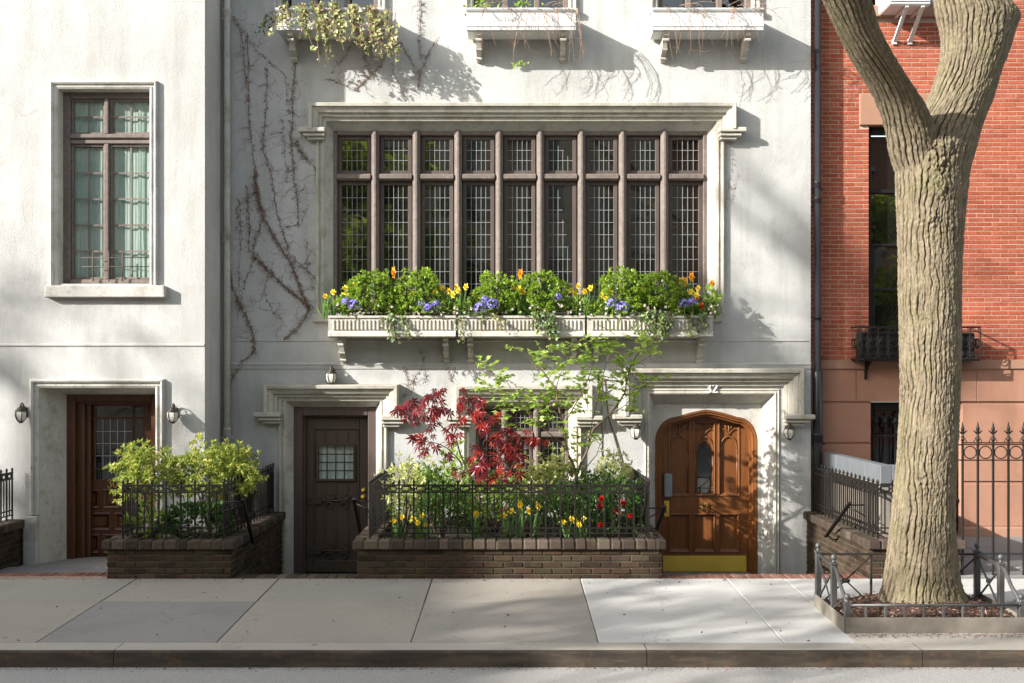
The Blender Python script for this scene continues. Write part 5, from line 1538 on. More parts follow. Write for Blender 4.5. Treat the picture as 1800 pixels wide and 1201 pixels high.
dr = RG.normal(size=(n, 3))*np.array([1, 1, .25])
leaves(mb, P, dr, .036, 'lance', .6, 0)
tag(mb.build('mulch', M['litter'], None), 'brown bark mulch mounded inside the iron tree guard', 'mulch', kind='stuff')
n = 900; P = np.stack([RG.uniform(2.9, 5.2, n), -5.12+RG.normal(size=n)*.05, np.zeros(n)], -1); P[:, 2] = gz(-5.1)+.004
mb = MB(); leaves(mb, P, RG.normal(size=(n, 3))*np.array([1, 1, .08]), .015, 'oval', .7)
tag(mb.build('leaf_litter', M['litter'], None), 'crumbs of mulch and litter along the kerb side of the tree guard', 'litter', kind='stuff')

# grit in the gutter and stray bits on the slabs
n = 2600; P = np.stack([RG.uniform(-8, 8, n), KY-.015-np.abs(RG.normal(size=n))*.05, np.full(n, ROADZ+.003)], -1)
mb = MB(); leaves(mb, P, RG.normal(size=(n, 3))*np.array([1, 1, .1]), .013, 'oval', .7)
tag(mb.build('gutter_grit', M['litter'], None), 'grit and crumbled leaf bits lying along the gutter', 'grit', kind='stuff')
n = 170; P = np.stack([RG.uniform(-6, 2.8, n), RG.uniform(KY+.1, FY-.02, n), np.zeros(n)], -1); P[:90, 1] = FY-np.abs(RG.normal(size=90))*.12-.01; P[:, 2] = gz(-4)*0+np.array([gz(y) for y in P[:, 1]])+.005
mb = MB(); leaves(mb, P, RG.normal(size=(n, 3))*np.array([1, 1, .15]), .026, 'oval', .6)
tag(mb.build('fallen_leaf', M['litter'], None), 'scattered dry leaf bits and litter on the sidewalk slabs', 'leaf litter', kind='stuff')
# ================================================================= ACROSS THE STREET (behind the viewer: it shades the street and shows in the glass)
def row_house(label, x0, x1, h, m, yf=-24.0, dep=12.0):
    o = thing('row_house', label, 'row house', ((x0+x1)/2, yf, -.2), 'row houses across the street')
    mb = MB(); mb.box(x0, x1-.01, yf-dep, yf, -.3, h, .02); mb.box(x0, x1-.01, yf+.001, yf+.35, h-.7, h-.05, .05); mb.build('wall', m, o)
    n = max(1, int((x1-x0)/2.4)); wpan = MB(); tr = MB()
    z = 1.2
    while z+1.9 < h-.8:
        for i in range(n):
            xc = x0+(x1-x0)*(i+.5)/n
            wpan.box(xc-.5, xc+.5, yf+.01, yf+.02, z, z+1.8); tr.box(xc-.62, xc+.62, yf+.005, yf+.10, z+1.801, z+2.0); tr.box(xc-.62, xc+.62, yf+.005, yf+.12, z-.14, z-.001)
        z += 3.2
    wpan.build('pane', M['glass'], o); tr.build('trim', M['trim'], o)
row_house('unseen tall tan house across the street, shaped to shade the left sidewalk', -80, -41.7, 20.4, M['opp_a'])  # unseen; height and right end set so its shadow covers the left slabs
row_house('unseen narrow house beside the tall one, added to step its shadow edge', -41.7, -38.7, 17.6, M['opp_b'])  # unseen; added as a lower step of the same shadow
row_house('low red house across the street, mirrored faintly in the glass', -38.7, -14, 9.5, M['opp_b'])
row_house('low tan house across the street, straight behind the viewer', -14, 6, 11.2, M['opp_a'])
row_house('another red house across the street, behind the viewer', 6, 40, 11.5, M['opp_b'])
def far_tree(label, loc, cc, cr, nl, size, seed, nb=7, tr=.18, m='street_leaf', lev=2):
    rnd = random.Random(seed)
    o = thing('street_tree', label, 'tree', loc)
    mb = MB(); L = Vector(loc); Cc = np.array(cc)
    b0 = Cc-np.array([0, 0, cr[2]*.9])
    mb.tube([loc, (np.array(loc)*.5+b0*.5)+np.array([.1, 0, 0]), b0, Cc], [tr, tr*.8, tr*.6, tr*.3], 8)
    tips = []
    crown_branches(mb, b0, nb, cr[0]*1.0, tr*.34, 1.0, lev, tips, rnd, .5)
    crown_branches(mb, Cc, nb, cr[0]*.8, tr*.26, 1.0, lev, tips, rnd, .4)
    mb.build('branches', M['darktwig'], o)
    T = [t for t in tips if np.linalg.norm((t-Cc)/np.array(cr)) < 1.15]
    if nl and T: clump(T, nl, .16, size, M[m], o)
    return o
SW = -15.6
far_tree('young leafy street tree across the road that dapples the pale slabs', (-19.2, SW, 0), (-18.5, SW, 9.3), (2.5, 2.4, 1.6), 210, .25, 3, 8, .24, lev=1)
far_tree('nearly bare street tree across the road, its shade on the cream wall', (-34, SW, 0), (-33.2, SW, 15.4), (1.9, 1.6, 1.7), 80, .22, 5, 5, .30, lev=1)
far_tree('bare topped street tree across the road, its shade beside the wide window', (-25, SW, 0), (-24.8, SW, 17.7), (1.5, 1.5, 1.7), 45, .22, 9, 4, .42, lev=1)
far_tree('full green tree behind the viewer, mirrored in the wide window', (-5.2, -19, 0), (-5.0, -19, 6.6), (2.5, 2.2, 3.0), 7000, .22, 11, 8)
far_tree('full green tree behind the viewer, mirrored in the brick house window', (10.5, -19, 0), (10.5, -19, 5.5), (2.4, 2.2, 3.2), 5000, .22, 15, 8)

# ================================================================= CREEPERS ON THE WALL
def creeper(name, label, stems, seed, sub=1.0):
    rnd = random.Random(seed)
    p = stems[0][0][0]
    o = thing('wall_creeper', label, 'vine', (wx(p[0]), -.01, wz(p[1])))
    st = MB(); rt = MB(); P = []; Dv = []; Sz = []
    def walk(x, z, ang, n, step, r, depth):
        pts = [(x, -.007, z)]
        for k in range(n):
            ang += rnd.gauss(0, .28); x += math.cos(ang)*step; z += math.sin(ang)*step
            if x < -3.62 or (wx(572) < x < wx(1262) and wz(550) < z < wz(190)): break
            pts.append((x, -.006-.003*rnd.random(), z))
            if rnd.random() < .6: P.append((x, -.008, z)); Dv.append((rnd.gauss(0, 1), -.3, rnd.gauss(0, 1))); Sz.append(.016)
            if depth > 0 and rnd.random() < .22: walk(x, z, ang+rnd.choice((-1, 1))*rnd.uniform(.5, 1.2), rnd.randint(2, 6), step*.8, r*.7, depth-1)
        if len(pts) > 1: st.tube(pts, [r*(1-.6*i/len(pts)) for i in range(len(pts))], 3, cap=False)
    for pl, th, dens in stems:
        q = [np.array([wx(a), wz(b_)]) for a, b_ in pl]; line = []
        for a, b_ in zip(q[:-1], q[1:]):
            L = np.linalg.norm(b_-a); m = max(1, int(L/.03))
            for k in range(m): line.append(a+(b_-a)*k/m)
        line.append(q[-1]); j = np.array([0.0, 0.0]); pts = []
        for k, c in enumerate(line):
            j = j*.8+np.array([rnd.gauss(0, .0035), rnd.gauss(0, .0035)]); pts.append((c[0]+j[0], -.010, c[1]+j[1]))
        st.tube(pts, [th*.62*(.75+.5*rnd.random()) for _ in pts], 5, cap=False)
        for k, c in enumerate(pts):
            f = .5+.5*math.sin(k*1.9)          # rootlets sit in bunches along the stem
            for _ in range(int(dens*f*13+rnd.random())):
                P.append((c[0]+rnd.gauss(0, .005+th*.9), -.012-.02*rnd.random()*min(1, dens), c[2]+rnd.gauss(0, .012))); Dv.append((rnd.gauss(0, 1), -.5*rnd.random(), rnd.gauss(0, 1))); Sz.append(.028+.014*rnd.random())
            if rnd.random() < .26*sub: walk(c[0], c[2], rnd.choice((0, PI))+rnd.gauss(0, .5), rnd.randint(3, 12), .026, .0017, 1)
    P_ = np.array(P); S_ = np.array(Sz)
    for s0, s1 in ((0, .02), (.02, .06)):
        k = (S_ >= s0) & (S_ < s1)
        if k.any(): leaves(rt, P_[k], np.array(Dv)[k], float(S_[k].mean()), 'lance', .5)
    st.build('stem', M['vine'], o); rt.build('rootlets', M['vine'], o)
creeper('wall_creeper', 'dead brown creeper clinging to the shaded stucco left of the wide window', [
    ([(435, 60), (436, 140), (438, 202), (445, 280), (449, 306)], .005, .35), ([(449, 306), (451, 330), (457, 366)], .011, 2.6), ([(457, 366), (482, 418), (514, 466), (529, 509), (544, 544)], .010, 1.6), ([(544, 544), (523, 578), (499, 598)], .008, 1.0),
    ([(462, 379), (445, 440), (447, 453)], .005, .7), ([(447, 453), (484, 487), (527, 526), (542, 540)], .009, 1.7), ([(469, 120), (469, 180), (462, 258), (477, 310), (486, 371), (503, 427), (508, 448), (545, 479), (570, 505)], .005, .45),
    ([(520, 100), (514, 180), (513, 267), (519, 323), (525, 392)], .0055, .65), ([(433, 327), (438, 397), (438, 440)], .005, .6), ([(399, 448), (406, 492), (417, 526)], .005, .8), ([(417, 526), (436, 565), (447, 591), (448, 617)], .008, 1.3), ([(448, 617), (423, 639), (402, 678)], .006, .8),
    ([(521, 249), (532, 273), (543, 282)], .008, 1.5), ([(543, 282), (555, 297), (562, 353), (564, 365)], .004, .4), ([(497, 210), (500, 260), (505, 320)], .003, .3), ([(410, 30), (425, 60), (430, 120), (437, 180)], .004, .3), ([(412, 30), (450, 90), (500, 130), (510, 200)], .003, .25),
    ([(420, 350), (424, 420), (420, 500), (418, 560)], .0025, .2), ([(447, 453), (430, 500), (424, 540)], .0025, .2), ([(477, 470), (462, 510), (478, 545), (500, 570)], .003, .2), ([(538, 420), (540, 470), (550, 510)], .0025, .2), ([(448, 340), (415, 365), (425, 400)], .003, .3), ([(514, 350), (535, 330)], .003, .3), ([(505, 400), (530, 390), (540, 360)], .0025, .25)], 21)
creeper('wall_creeper', 'dead creeper forking on the stucco between the upper window boxes', [
    ([(738, 0), (735, 72), (741, 104)], .0045, .55), ([(704, 75), (722, 105), (738, 134), (752, 100), (766, 68)], .0045, .5), ([(738, 134), (733, 160)], .004, .4), ([(573, 140), (590, 143), (623, 159), (650, 130), (669, 116), (678, 95)], .005, .3), ([(623, 159), (640, 142), (672, 116)], .004, .25), ([(640, 85), (643, 110), (652, 132)], .003, .3), ([(692, 110), (690, 130), (712, 170)], .003, .2), ([(620, 75), (600, 110), (585, 125)], .003, .3)], 5, .35)
creeper('wall_creeper', 'thin dead creeper twigs in the shade below the fluted window boxes', [
    ([(712, 700), (716, 670), (708, 645)], .004, .4), ([(748, 668), (745, 640), (737, 615)], .003, .4), ([(792, 668), (786, 645), (778, 640)], .004, .4), ([(792, 668), (800, 648), (815, 640)], .003, .3), ([(722, 690), (728, 660), (742, 645)], .003, .3), ([(960, 600), (975, 640)], .003, .3), ([(1130, 605), (1150, 640), (1160, 620)], .003, .2), ([(838, 690), (836, 720), (826, 740)], .004, .3)], 8, .4)
creeper('wall_creeper', 'faint dead creeper threads on the sunlit stucco right of the wide window', [
    ([(1285, 250), (1284, 290), (1280, 330), (1272, 372)], .0018, .15), ([(1296, 300), (1288, 340), (1278, 370)], .0016, .1), ([(1270, 380), (1274, 350)], .0016, .1)], 13, .15)

# ================================================================= SHRUBS AND FLOWERS
def at(px, py, Y): return np.array(W(px, py, Y))
def shrub(name, label, cat, base, c, r, n, size, mat_, shape='oval', group=None, whorl=0, stems=6, lump=.25, shell=.55, zmin=-.75, inner=None, twig='twig', updir=.35):
    o = thing(name, label, cat, base, group)
    mb = MB()
    if whorl:
        P, d = ball_pts(n, c, r, shell, lump, RG.integers(100), zmin)
        P = np.repeat(P, whorl, 0); d = np.repeat(d, whorl, 0)
        d = d*.55+RG.normal(size=d.shape)*.6+np.array([0, 0, updir])
        leaves(mb, P, d, size, shape, .3)
    else:
        P, d = ball_pts(n, c, r, shell, lump, RG.integers(100), zmin)
        leaves(mb, P, d+RG.normal(size=d.shape)*.7+np.array([0, 0, updir]), size, shape, .35)
    mb.build('foliage', mat_, o)
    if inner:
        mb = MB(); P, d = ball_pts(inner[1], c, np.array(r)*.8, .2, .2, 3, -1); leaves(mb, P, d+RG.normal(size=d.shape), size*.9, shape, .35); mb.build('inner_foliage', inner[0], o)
    mb = MB()
    for k in range(stems):
        e, dd = ball_pts(1, c, np.array(r)*.8, .6, 0, 1, -.3)
        if len(e) == 0: continue
        e = e[0]; b_ = np.array(base)+np.array([random.uniform(-.03, .03), random.uniform(-.03, .03), 0]); m_ = (b_+e)/2+RG.normal(size=3)*.03
        mb.tube([b_, m_, e], [.011, .008, .004], 5)
    mb.build('stem', M[twig], o)
    return o
# pieris by door 30
yl = -2.0
def Pz(px, py, Y): v = at(px, py, Y); return v
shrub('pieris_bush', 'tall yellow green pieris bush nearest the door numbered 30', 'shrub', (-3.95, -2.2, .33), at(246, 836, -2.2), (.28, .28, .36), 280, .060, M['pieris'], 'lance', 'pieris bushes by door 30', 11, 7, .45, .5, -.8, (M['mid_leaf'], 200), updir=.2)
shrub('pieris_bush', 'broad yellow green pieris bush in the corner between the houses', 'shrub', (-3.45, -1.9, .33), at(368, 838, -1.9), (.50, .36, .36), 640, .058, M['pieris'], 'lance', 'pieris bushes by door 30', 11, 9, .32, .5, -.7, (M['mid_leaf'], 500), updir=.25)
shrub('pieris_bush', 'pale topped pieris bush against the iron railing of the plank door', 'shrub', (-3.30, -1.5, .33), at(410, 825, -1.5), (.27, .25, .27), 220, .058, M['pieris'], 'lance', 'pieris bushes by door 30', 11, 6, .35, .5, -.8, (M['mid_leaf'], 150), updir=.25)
shrub('leafy_undergrowth', 'dark green undergrowth behind the railing beneath the pieris', 'shrub', (-3.5, -2.35, .33), (-3.45, -2.35, .52), (.42, .2, .24), 650, .06, M['dark_leaf'], 'soft', None, 0, 4)
shrub('leafy_undergrowth', 'glossy green evergreen sprays low in the corner nearest door 30', 'shrub', (-4.0, -2.45, .33), (-3.95, -2.45, .55), (.2, .14, .22), 26, .10, M['mid_leaf'], 'lance', None, 8, 5)

# middle garden
shrub('boxwood', 'dark green boxwood mound behind the rail, left of the maple', 'shrub', (-.80, -2.2, .33), at(786, 895, -2.2), (.33, .26, .27), 2100, .030, M['dark_leaf'], 'oval', 'boxwood mounds in the middle planter', 0, 5, .2, .7)
shrub('boxwood', 'dark green boxwood mound behind the rail, right of the maple', 'shrub', (.55, -2.2, .33), at(990, 895, -2.2), (.30, .26, .26), 1900, .030, M['dark_leaf'], 'oval', 'boxwood mounds in the middle planter', 0, 5, .2, .7)
shrub('boxwood', 'small dark boxwood between the maple stem and the daffodils', 'shrub', (.15, -2.3, .33), at(925, 908, -2.3), (.20, .18, .2), 900, .028, M['dark_leaf'], 'oval', 'boxwood mounds in the middle planter', 0, 4, .2, .7)
shrub('leafy_shrub', 'loose pale leaved shrub in the railing corner near the plank door', 'shrub', (-1.25, -1.9, .33), at(710, 855, -1.9), (.25, .25, .34), 120, .075, M['varieg'], 'lance', None, 6, 8, .4, .4, updir=.3)
shrub('leafy_shrub', 'feathery green shrub behind the rail, left of the red maple foliage', 'shrub', (-.95, -1.5, .33), at(762, 862, -1.5), (.28, .25, .34), 100, .085, M['mid_leaf'], 'lance', None, 8, 7, .4, .4)
shrub('leafy_shrub', 'upright fresh green shrub against the wall under the maple', 'shrub', (-.62, -1.0, .33), at(806, 845, -1.0), (.22, .2, .42), 85, .08, M['fresh_leaf'], 'lance', None, 7, 7, .4, .4)
shrub('euonymus', 'cream variegated shrub below the small leaded window', 'shrub', (.28, -1.2, .33), at(945, 858, -1.2), (.40, .25, .34), 260, .055, M['varieg'], 'oval', None, 7, 8, .35, .5)
shrub('euonymus', 'upright cream variegated shrub just left of the green tree stem', 'shrub', (.62, -1.0, .33), at(990, 850, -1.0), (.27, .22, .38), 190, .055, M['varieg'], 'oval', None, 7, 8, .4, .5)
shrub('golden_cypress', 'golden pointed shrub in the railing corner near the arched door', 'shrub', (1.22, -1.2, .33), at(1078, 850, -1.2), (.27, .24, .40), 420, .055, M['varieg'], 'lance', None, 5, 5, .25, .4)
flsh = shrub('rhododendron', 'dark shrub with red blooms behind the rail near the arched door', 'shrub', (1.10, -2.1, .33), at(1080, 888, -2.1), (.34, .28, .36), 150, .075, M['dark_leaf'], 'lance', None, 8, 7, .3, .5)
def bloom(parent, p, r, m, name='blossom', n=16):
    mb = MB(); d = RG.normal(size=(n, 3)); d[:, 1] -= .5; leaves(mb, np.tile(p, (n, 1)), d, r, 'soft', .25)
    return mb.build(name, M[m], parent)
for px, py in ((1057, 877), (1055, 889), (1096, 885), (1085, 897), (1055, 923), (1109, 906)): bloom(flsh, at(px, py, -2.42), .045, 'red', n=22)
shrub('leafy_shrub', 'mid green filler shrub behind the daffodils at the maple foot', 'shrub', (-.25, -1.7, .33), at(868, 880, -1.7), (.42, .3, .30), 900, .05, M['mid_leaf'], 'soft', None, 0, 6)
shrub('leafy_shrub', 'dark filler shrub behind the tree stem and the right boxwood', 'shrub', (.75, -1.6, .33), at(1030, 878, -1.6), (.40, .3, .30), 900, .05, M['dark_leaf'], 'soft', None, 0, 6)
shrub('fern', 'feathery ferny mass along the wall under the small leaded window', 'fern', (.1, -.7, .33), (.1, -.7, .58), (.75, .25, .30), 230, .10, M['mid_leaf'], 'lance', None, 7, 8, .2, .3)
shrub('fern', 'deep green fern at the wall behind the red blooms', 'fern', (1.05, -.7, .33), (1.05, -.7, .58), (.42, .25, .30), 150, .10, M['dark_leaf'], 'lance', None, 7, 8, .2, .3)
shrub('fern', 'deep green fern at the wall behind the left boxwood', 'fern', (-.95, -.8, .33), (-.9, -.8, .56), (.5, .25, .30), 160, .10, M['dark_leaf'], 'lance', None, 7, 8, .2, .3)
shrub('leafy_shrub', 'dark leafy filler at the back of the left railing corner', 'shrub', (-1.1, -1.1, .33), at(735, 885, -1.1), (.35, .3, .34), 800, .055, M['mid_leaf'], 'soft', None, 0, 6)

# daffodils: one plant of each kind, then copies
def daffodil(label, loc, h, nb, m='yellow', group=None):
    o = thing('daffodil', label, 'daffodil', loc, group); L = np.array(loc, float)
    mb = MB(); n = 9
    P = L+RG.normal(size=(n, 3))*np.array([.02, .02, 0]); leaves(mb, P, RG.normal(size=(n, 3))*.22+np.array([0, 0, 1]), h*.85, 'blade', .2)
    for k in range(nb):
        a = 2*PI*k/max(1, nb)+.6; dx, dy = (.035*math.cos(a), .03*math.sin(a)) if nb > 1 else (0, 0)
        hh = h*(1-.12*k); top = L+np.array([dx*1.6, dy-.02, hh])
        mb.tube([L, L+np.array([dx*.4, 0, hh*.5]), top], [.005, .0045, .004], 5)
    mb.build('leaves', M['blade_leaf'], o)
    for k in range(nb):
        a = 2*PI*k/max(1, nb)+.6; dx, dy = (.035*math.cos(a), .03*math.sin(a)) if nb > 1 else (0, 0)
        top = L+np.array([dx*1.6, dy-.02, h*(1-.12*k)])
        f = unit([random.uniform(-.7, .2), -1, random.uniform(-.2, .25)]); u = unit(np.cross(f, [0, 0, 1])); v = np.cross(u, f)
        b_ = MB(); pp = []; dd = []
        for i in range(6):
            t = i*PI/3+random.uniform(-.15, .15); pp.append(top); dd.append(u*math.cos(t)+v*math.sin(t)+f*.12)
        leaves(b_, pp, dd, .047, 'soft', .15, 0, np.tile(f, (6, 1)), .2)
        prof = [(.010, 0), (.012, .014), (.018, .026)]; vs = []; k8 = 9
        for r, z in prof:
            for i in range(k8):
                t = 2*PI*i/k8; rr = r*(1+.12*math.cos(4*t)*(z > .03)); vs.append(top+f*z+(u*math.cos(t)+v*math.sin(t))*rr)
        b_.add(vs, [(i*k8+j, i*k8+(j+1) % k8, (i+1)*k8+(j+1) % k8, (i+1)*k8+j) for i in range(2) for j in range(k8)], True, 1)
        b_.build('blossom', [M[m], M['trumpet' if m == 'yellow' else 'orange']], o)
    return o
protos = {}
def put_daff(px, py, Y, zbase, label, nb=1, m='yellow', group=None):
    t = at(px, py, Y); h0 = .34; key = (nb, m, random.randint(0, 1))
    if key not in protos:
        o = protos[key] = daffodil(label, (t[0], Y, zbase), h0, nb, m, group)
    else: o = dup(protos[key], (t[0], Y, zbase), label, group)
    s_ = max(.35, (t[2]-zbase))/h0 if t[2]-zbase > .1 else .4
    s_ = (t[2]-zbase)/h0
    o.scale = (1, 1, s_) if .75 < s_ < 1.4 else (1, 1, s_)
    o.rotation_euler = (0, 0, random.uniform(-.4, .4))
    return o
GD = 'daffodils in the middle planter'
for px, py, nb, lab in ((699, 910, 2, 'daffodil clump at the left end of the middle planter rail'), (735, 906, 3, 'tall daffodil clump beside the left boxwood mound'), (749, 923, 1, 'low single daffodil leaning at the left boxwood foot'),
                        (836, 903, 1, 'single daffodil between the left boxwood and the maple stem'), (891, 899, 2, 'daffodil pair just right of the maple stem'), (914, 887, 1, 'high daffodil behind the small boxwood'), (939, 890, 2, 'daffodil pair left of the right boxwood mound'),
                        (998, 912, 2, 'daffodil pair in front of the right boxwood mound'), (1020, 911, 3, 'large daffodil clump between the right boxwood and the red blooms')):
    put_daff(px, py, -2.48, .345, lab, nb, 'yellow', GD)

# window boxes
ZB = wz(558, -.25)
GB = 'globe shrubs in the fluted window boxes'
for i, (px, py, rx, rz, lab) in enumerate(((652, 515, 44, 36, 'first globe shrub, above the leftmost blue hydrangea'), (737, 513, 40, 37, 'round globe shrub in the leftmost fluted box, beside the box gap'), (878, 518, 40, 32, 'globe shrub above the pair of violet hydrangeas in the middle box'),
                               (955, 516, 42, 32, 'flat topped globe shrub at the right of the middle fluted box'), (1098, 512, 44, 38, 'tallest globe shrub, left in the rightmost fluted box'), (1163, 516, 38, 34, 'globe shrub right in the rightmost fluted box, near the orange daffodils'))):
    c = at(px, py, -.27); k = 14.73/FPX
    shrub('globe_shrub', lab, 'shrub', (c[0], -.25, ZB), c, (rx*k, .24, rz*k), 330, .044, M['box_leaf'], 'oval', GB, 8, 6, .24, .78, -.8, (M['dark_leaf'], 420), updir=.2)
def hydrangea(label, loc, r):
    o = thing('hydrangea', label, 'hydrangea', loc, 'blue hydrangeas in the window boxes'); L = np.array(loc)
    n = 80; d = RG.normal(size=(n, 3)); d /= np.linalg.norm(d, axis=1)[:, None]; d = d[d[:, 2] > -.6]; mb = MB()
    for q in d:
        p = L+q*r*np.array([1, .9, .85]); u = unit(np.cross(q, [.3, .2, 1])); v = np.cross(q, u); t0 = random.random()*2
        pp = np.tile(p, (4, 1)); dd = [u*math.cos(t0+i*PI/2)+v*math.sin(t0+i*PI/2)+q*.25 for i in range(4)]
        leaves(mb, pp, dd, .021, 'soft', .1, 0, np.tile(q, (4, 1)), .2)
    mb.build('flower_head', M['blue'], o)
    mb = MB(); n = 9; a = RG.uniform(0, 2*PI, n); leaves(mb, np.tile(L-np.array([0, 0, r*.8]), (n, 1)), np.stack([np.cos(a), np.sin(a), RG.uniform(-.2, .4, n)], -1), .10, 'oval', .3); mb.tube([L-np.array([0, 0, r*.7]), L-np.array([0, 0, r+.12])], .007, 5); mb.build('leaves', M['mid_leaf'], o)
    return o
h0 = None
for px, py, s_, lab in ((622, 536, 1.0, 'violet blue hydrangea head at the far left of the flower boxes'), (608, 530, .7, 'small blue hydrangea half hidden at the far left box end'), (743, 534, .75, 'pale blue hydrangea in the left box near the box gap'), (753, 541, .95, 'lower lilac hydrangea in the left box near the box gap'), (767, 535, .65, 'small dark violet hydrangea beside the lilac ones'),
                        (844, 542, 1.05, 'lower of the two violet hydrangeas in the middle box'), (866, 535, 1.0, 'upper of the two violet hydrangeas in the middle box'), (853, 528, .7, 'flat violet hydrangea behind the middle pair'), (980, 523, .75, 'single deep blue hydrangea at the right of the middle box'),
                        (1075, 533, .85, 'blue hydrangea with a ragged edge in the rightmost box'), (1093, 541, 1.1, 'round lavender hydrangea in the rightmost box'), (1203, 534, .85, 'violet hydrangea beside the scarlet flower'), (1216, 531, .75, 'small violet hydrangea directly left of the scarlet flower')):
    p = at(px, py, -.47)
    if h0 is None: h0 = hydrangea(lab, tuple(p), .080); o = h0
    else: o = dup(h0, tuple(p), lab)
    o.scale = (s_, s_, s_); o.rotation_euler = (random.uniform(-.3, .3), 0, random.uniform(0, 6))
for px, py, nb, m, lab in ((571, 521, 1, 'yellow', 'lone daffodil past the left end of the flower boxes'), (587, 514, 1, 'yellow', 'yellow daffodil with tall leaves at the left box end'), (615, 500, 3, 'yellow', 'bright daffodil bunch left of the first globe shrub'), (604, 519, 1, 'yellow', 'low daffodil beneath the bright bunch at the left'),
                           (693, 479, 1, 'orange', 'single tall orange daffodil between the first two globe shrubs'), (725, 516, 1, 'yellow', 'daffodil in front of the second globe shrub'), (771, 507, 2, 'yellow', 'daffodil pair right of the second globe shrub'), (796, 505, 3, 'yellow', 'daffodil bunch at the gap between left and middle boxes'), (813, 505, 2, 'yellow', 'daffodils at the left end of the middle box'),
                           (902, 503, 1, 'yellow', 'yellow daffodil right of the third globe shrub'), (914, 482, 1, 'orange', 'tall orange daffodil in the middle box'), (914, 508, 1, 'yellow', 'low daffodil under the tall orange one'), (926, 509, 2, 'yellow', 'pale daffodil pair left of the fourth globe shrub'), (1010, 503, 3, 'yellow', 'golden daffodil bunch at the right of the middle box'), (1032, 507, 2, 'yellow', 'daffodils at the left end of the rightmost box'),
                           (1066, 513, 3, 'yellow', 'daffodil bunch left of the tallest globe shrub'), (1134, 500, 2, 'yellow', 'daffodil pair between the last two globe shrubs'), (1197, 495, 1, 'orange', 'orange daffodil right of the last globe shrub'), (1209, 487, 2, 'orange', 'tallest orange daffodils at the right of the boxes'), (1221, 507, 3, 'yellow', 'pale daffodil bunch behind the scarlet flower'), (1252, 499, 1, 'orange', 'small orange bud at the far right box end')):
    put_daff(px, py, -.22 if py < 505 else -.33, ZB-.02, lab, nb, m, 'daffodils in the window boxes')
for px, py, r, lab in ((1233, 538, .05, 'scarlet ranunculus at the right end of the rightmost box'), (1225, 526, .03, 'small scarlet ranunculus bud above the larger scarlet flower')):
    p = at(px, py, -.42); o = thing('ranunculus', lab, 'ranunculus', tuple(p)); bloom(o, p, r*1.0, 'redorange', 'flower_head', 26)
    mb = MB(); mb.tube([p, p-np.array([0, -.08, .12])], .005, 5); leaves(mb, np.tile(p-np.array([0, 0, .08]), (7, 1)), RG.normal(size=(7, 3)), .07, 'soft', .3); mb.build('leaves', M['fresh_leaf'], o)
# leafy fillers with little white flowers, all along the boxes
for bi, (a, b_, nm) in enumerate(((590, 790, 'leftmost'), (820, 1018, 'middle'), (1042, 1245, 'rightmost'))):
    n = 8
    for k in range(n):
        px = a+(b_-a)*k/(n-1); c = at(px+random.uniform(-5, 5), random.uniform(540, 550), -.36+random.uniform(-.05, .03))
        o = thing('bedding_plant', 'low bedding plant with small pale flowers along the front of the %s fluted box' % nm, 'bedding plant', (c[0], c[1], ZB-.02), 'bedding plants in the %s box' % nm)
        mb = MB(); P, d = ball_pts(75, c, (.13, .10, .12), .3, .3, k+bi, -.5); leaves(mb, P, d+RG.normal(size=d.shape)*.6+np.array([0, -.25, .3]), .062, ('oval', 'soft', 'lance')[(k+bi) % 3], .4); mb.build('foliage', M[('fresh_leaf', 'mid_leaf', 'box_leaf')[(k*2+bi) % 3]], o)
        for q in range(random.randint(1, 5)):
            mb = MB(); p = c+np.array([random.uniform(-.12, .12), -.10-random.uniform(0, .04), random.uniform(-.08, .06)]); leaves(mb, np.tile(p, (7, 1)), RG.normal(size=(7, 3))*np.array([1, .25, 1])+np.array([0, -.2, 0]), .026, 'soft', .2)
            mb.build('blossom', M['white'], o)
o = shrub('bedding_plant', 'tall light green plant leaning out past the right box end', 'bedding plant', tuple(at(1240, 553, -.3)), at(1248, 525, -.3), (.10, .1, .13), 45, .075, M['fresh_leaf'], 'soft', None, 0, 5)
# ivy trailing over the boxes
def ivy(label, strands, Y, m, size=.045, dens=38, group=None, stem='twig'):
    o = thing('trailing_ivy', label, 'ivy', tuple(at(strands[0][0], strands[0][1], Y)), group)
    st = MB(); P = []
    for x0, y0, x1, y1, nk in strands:
        for _ in range(nk):
            a = at(x0+random.gauss(0, 5), y0+random.gauss(0, 2), Y+.03+random.uniform(-.02, .06)); b_ = at(x1+random.gauss(0, 9), y1+random.gauss(0, 7), Y+random.uniform(-.06, .03))
            m_ = (a+b_)/2+np.array([random.gauss(0, .03), -.05, .03]); pts = []
            for t in np.linspace(0, 1, 8): pts.append(a*(1-t)**2+2*m_*t*(1-t)+b_*t*t+RG.normal(size=3)*.006)
            st.tube(pts, [.003]*8, 4, cap=False); L = np.linalg.norm(b_-a)
            for t in RG.uniform(.02, 1, max(3, int(L*dens))): P.append(a*(1-t)**2+2*m_*t*(1-t)+b_*t*t+RG.normal(size=3)*np.array([.018, .012, .018]))
    lv = MB(); P = np.array(P); d = RG.normal(size=P.shape)*.5+np.array([0, -.25, -.6]); leaves(lv, P, d, size, 'ivy', .45, 0, np.tile([0, -1.0, .3], (len(P), 1)), .8)
    st.build('stem', M[stem], o); lv.build('leaves', M[m], o)
    return o
GI = 'ivy trailing over the fluted boxes'
ivy('ivy trailing down the front of the leftmost fluted box', [(685, 555, 690, 592, 7), (668, 553, 672, 575, 3), (712, 556, 718, 588, 4)], -.50, 'ivy', .042, 38, GI)
ivy('thin ivy at the gap between the leftmost and middle fluted boxes', [(803, 552, 808, 596, 4)], -.48, 'ivy', .035, 30, GI)
ivy('small ivy sprig left on the middle fluted box', [(872, 553, 880, 578, 4)], -.50, 'ivy_pale', .036, 34, GI)
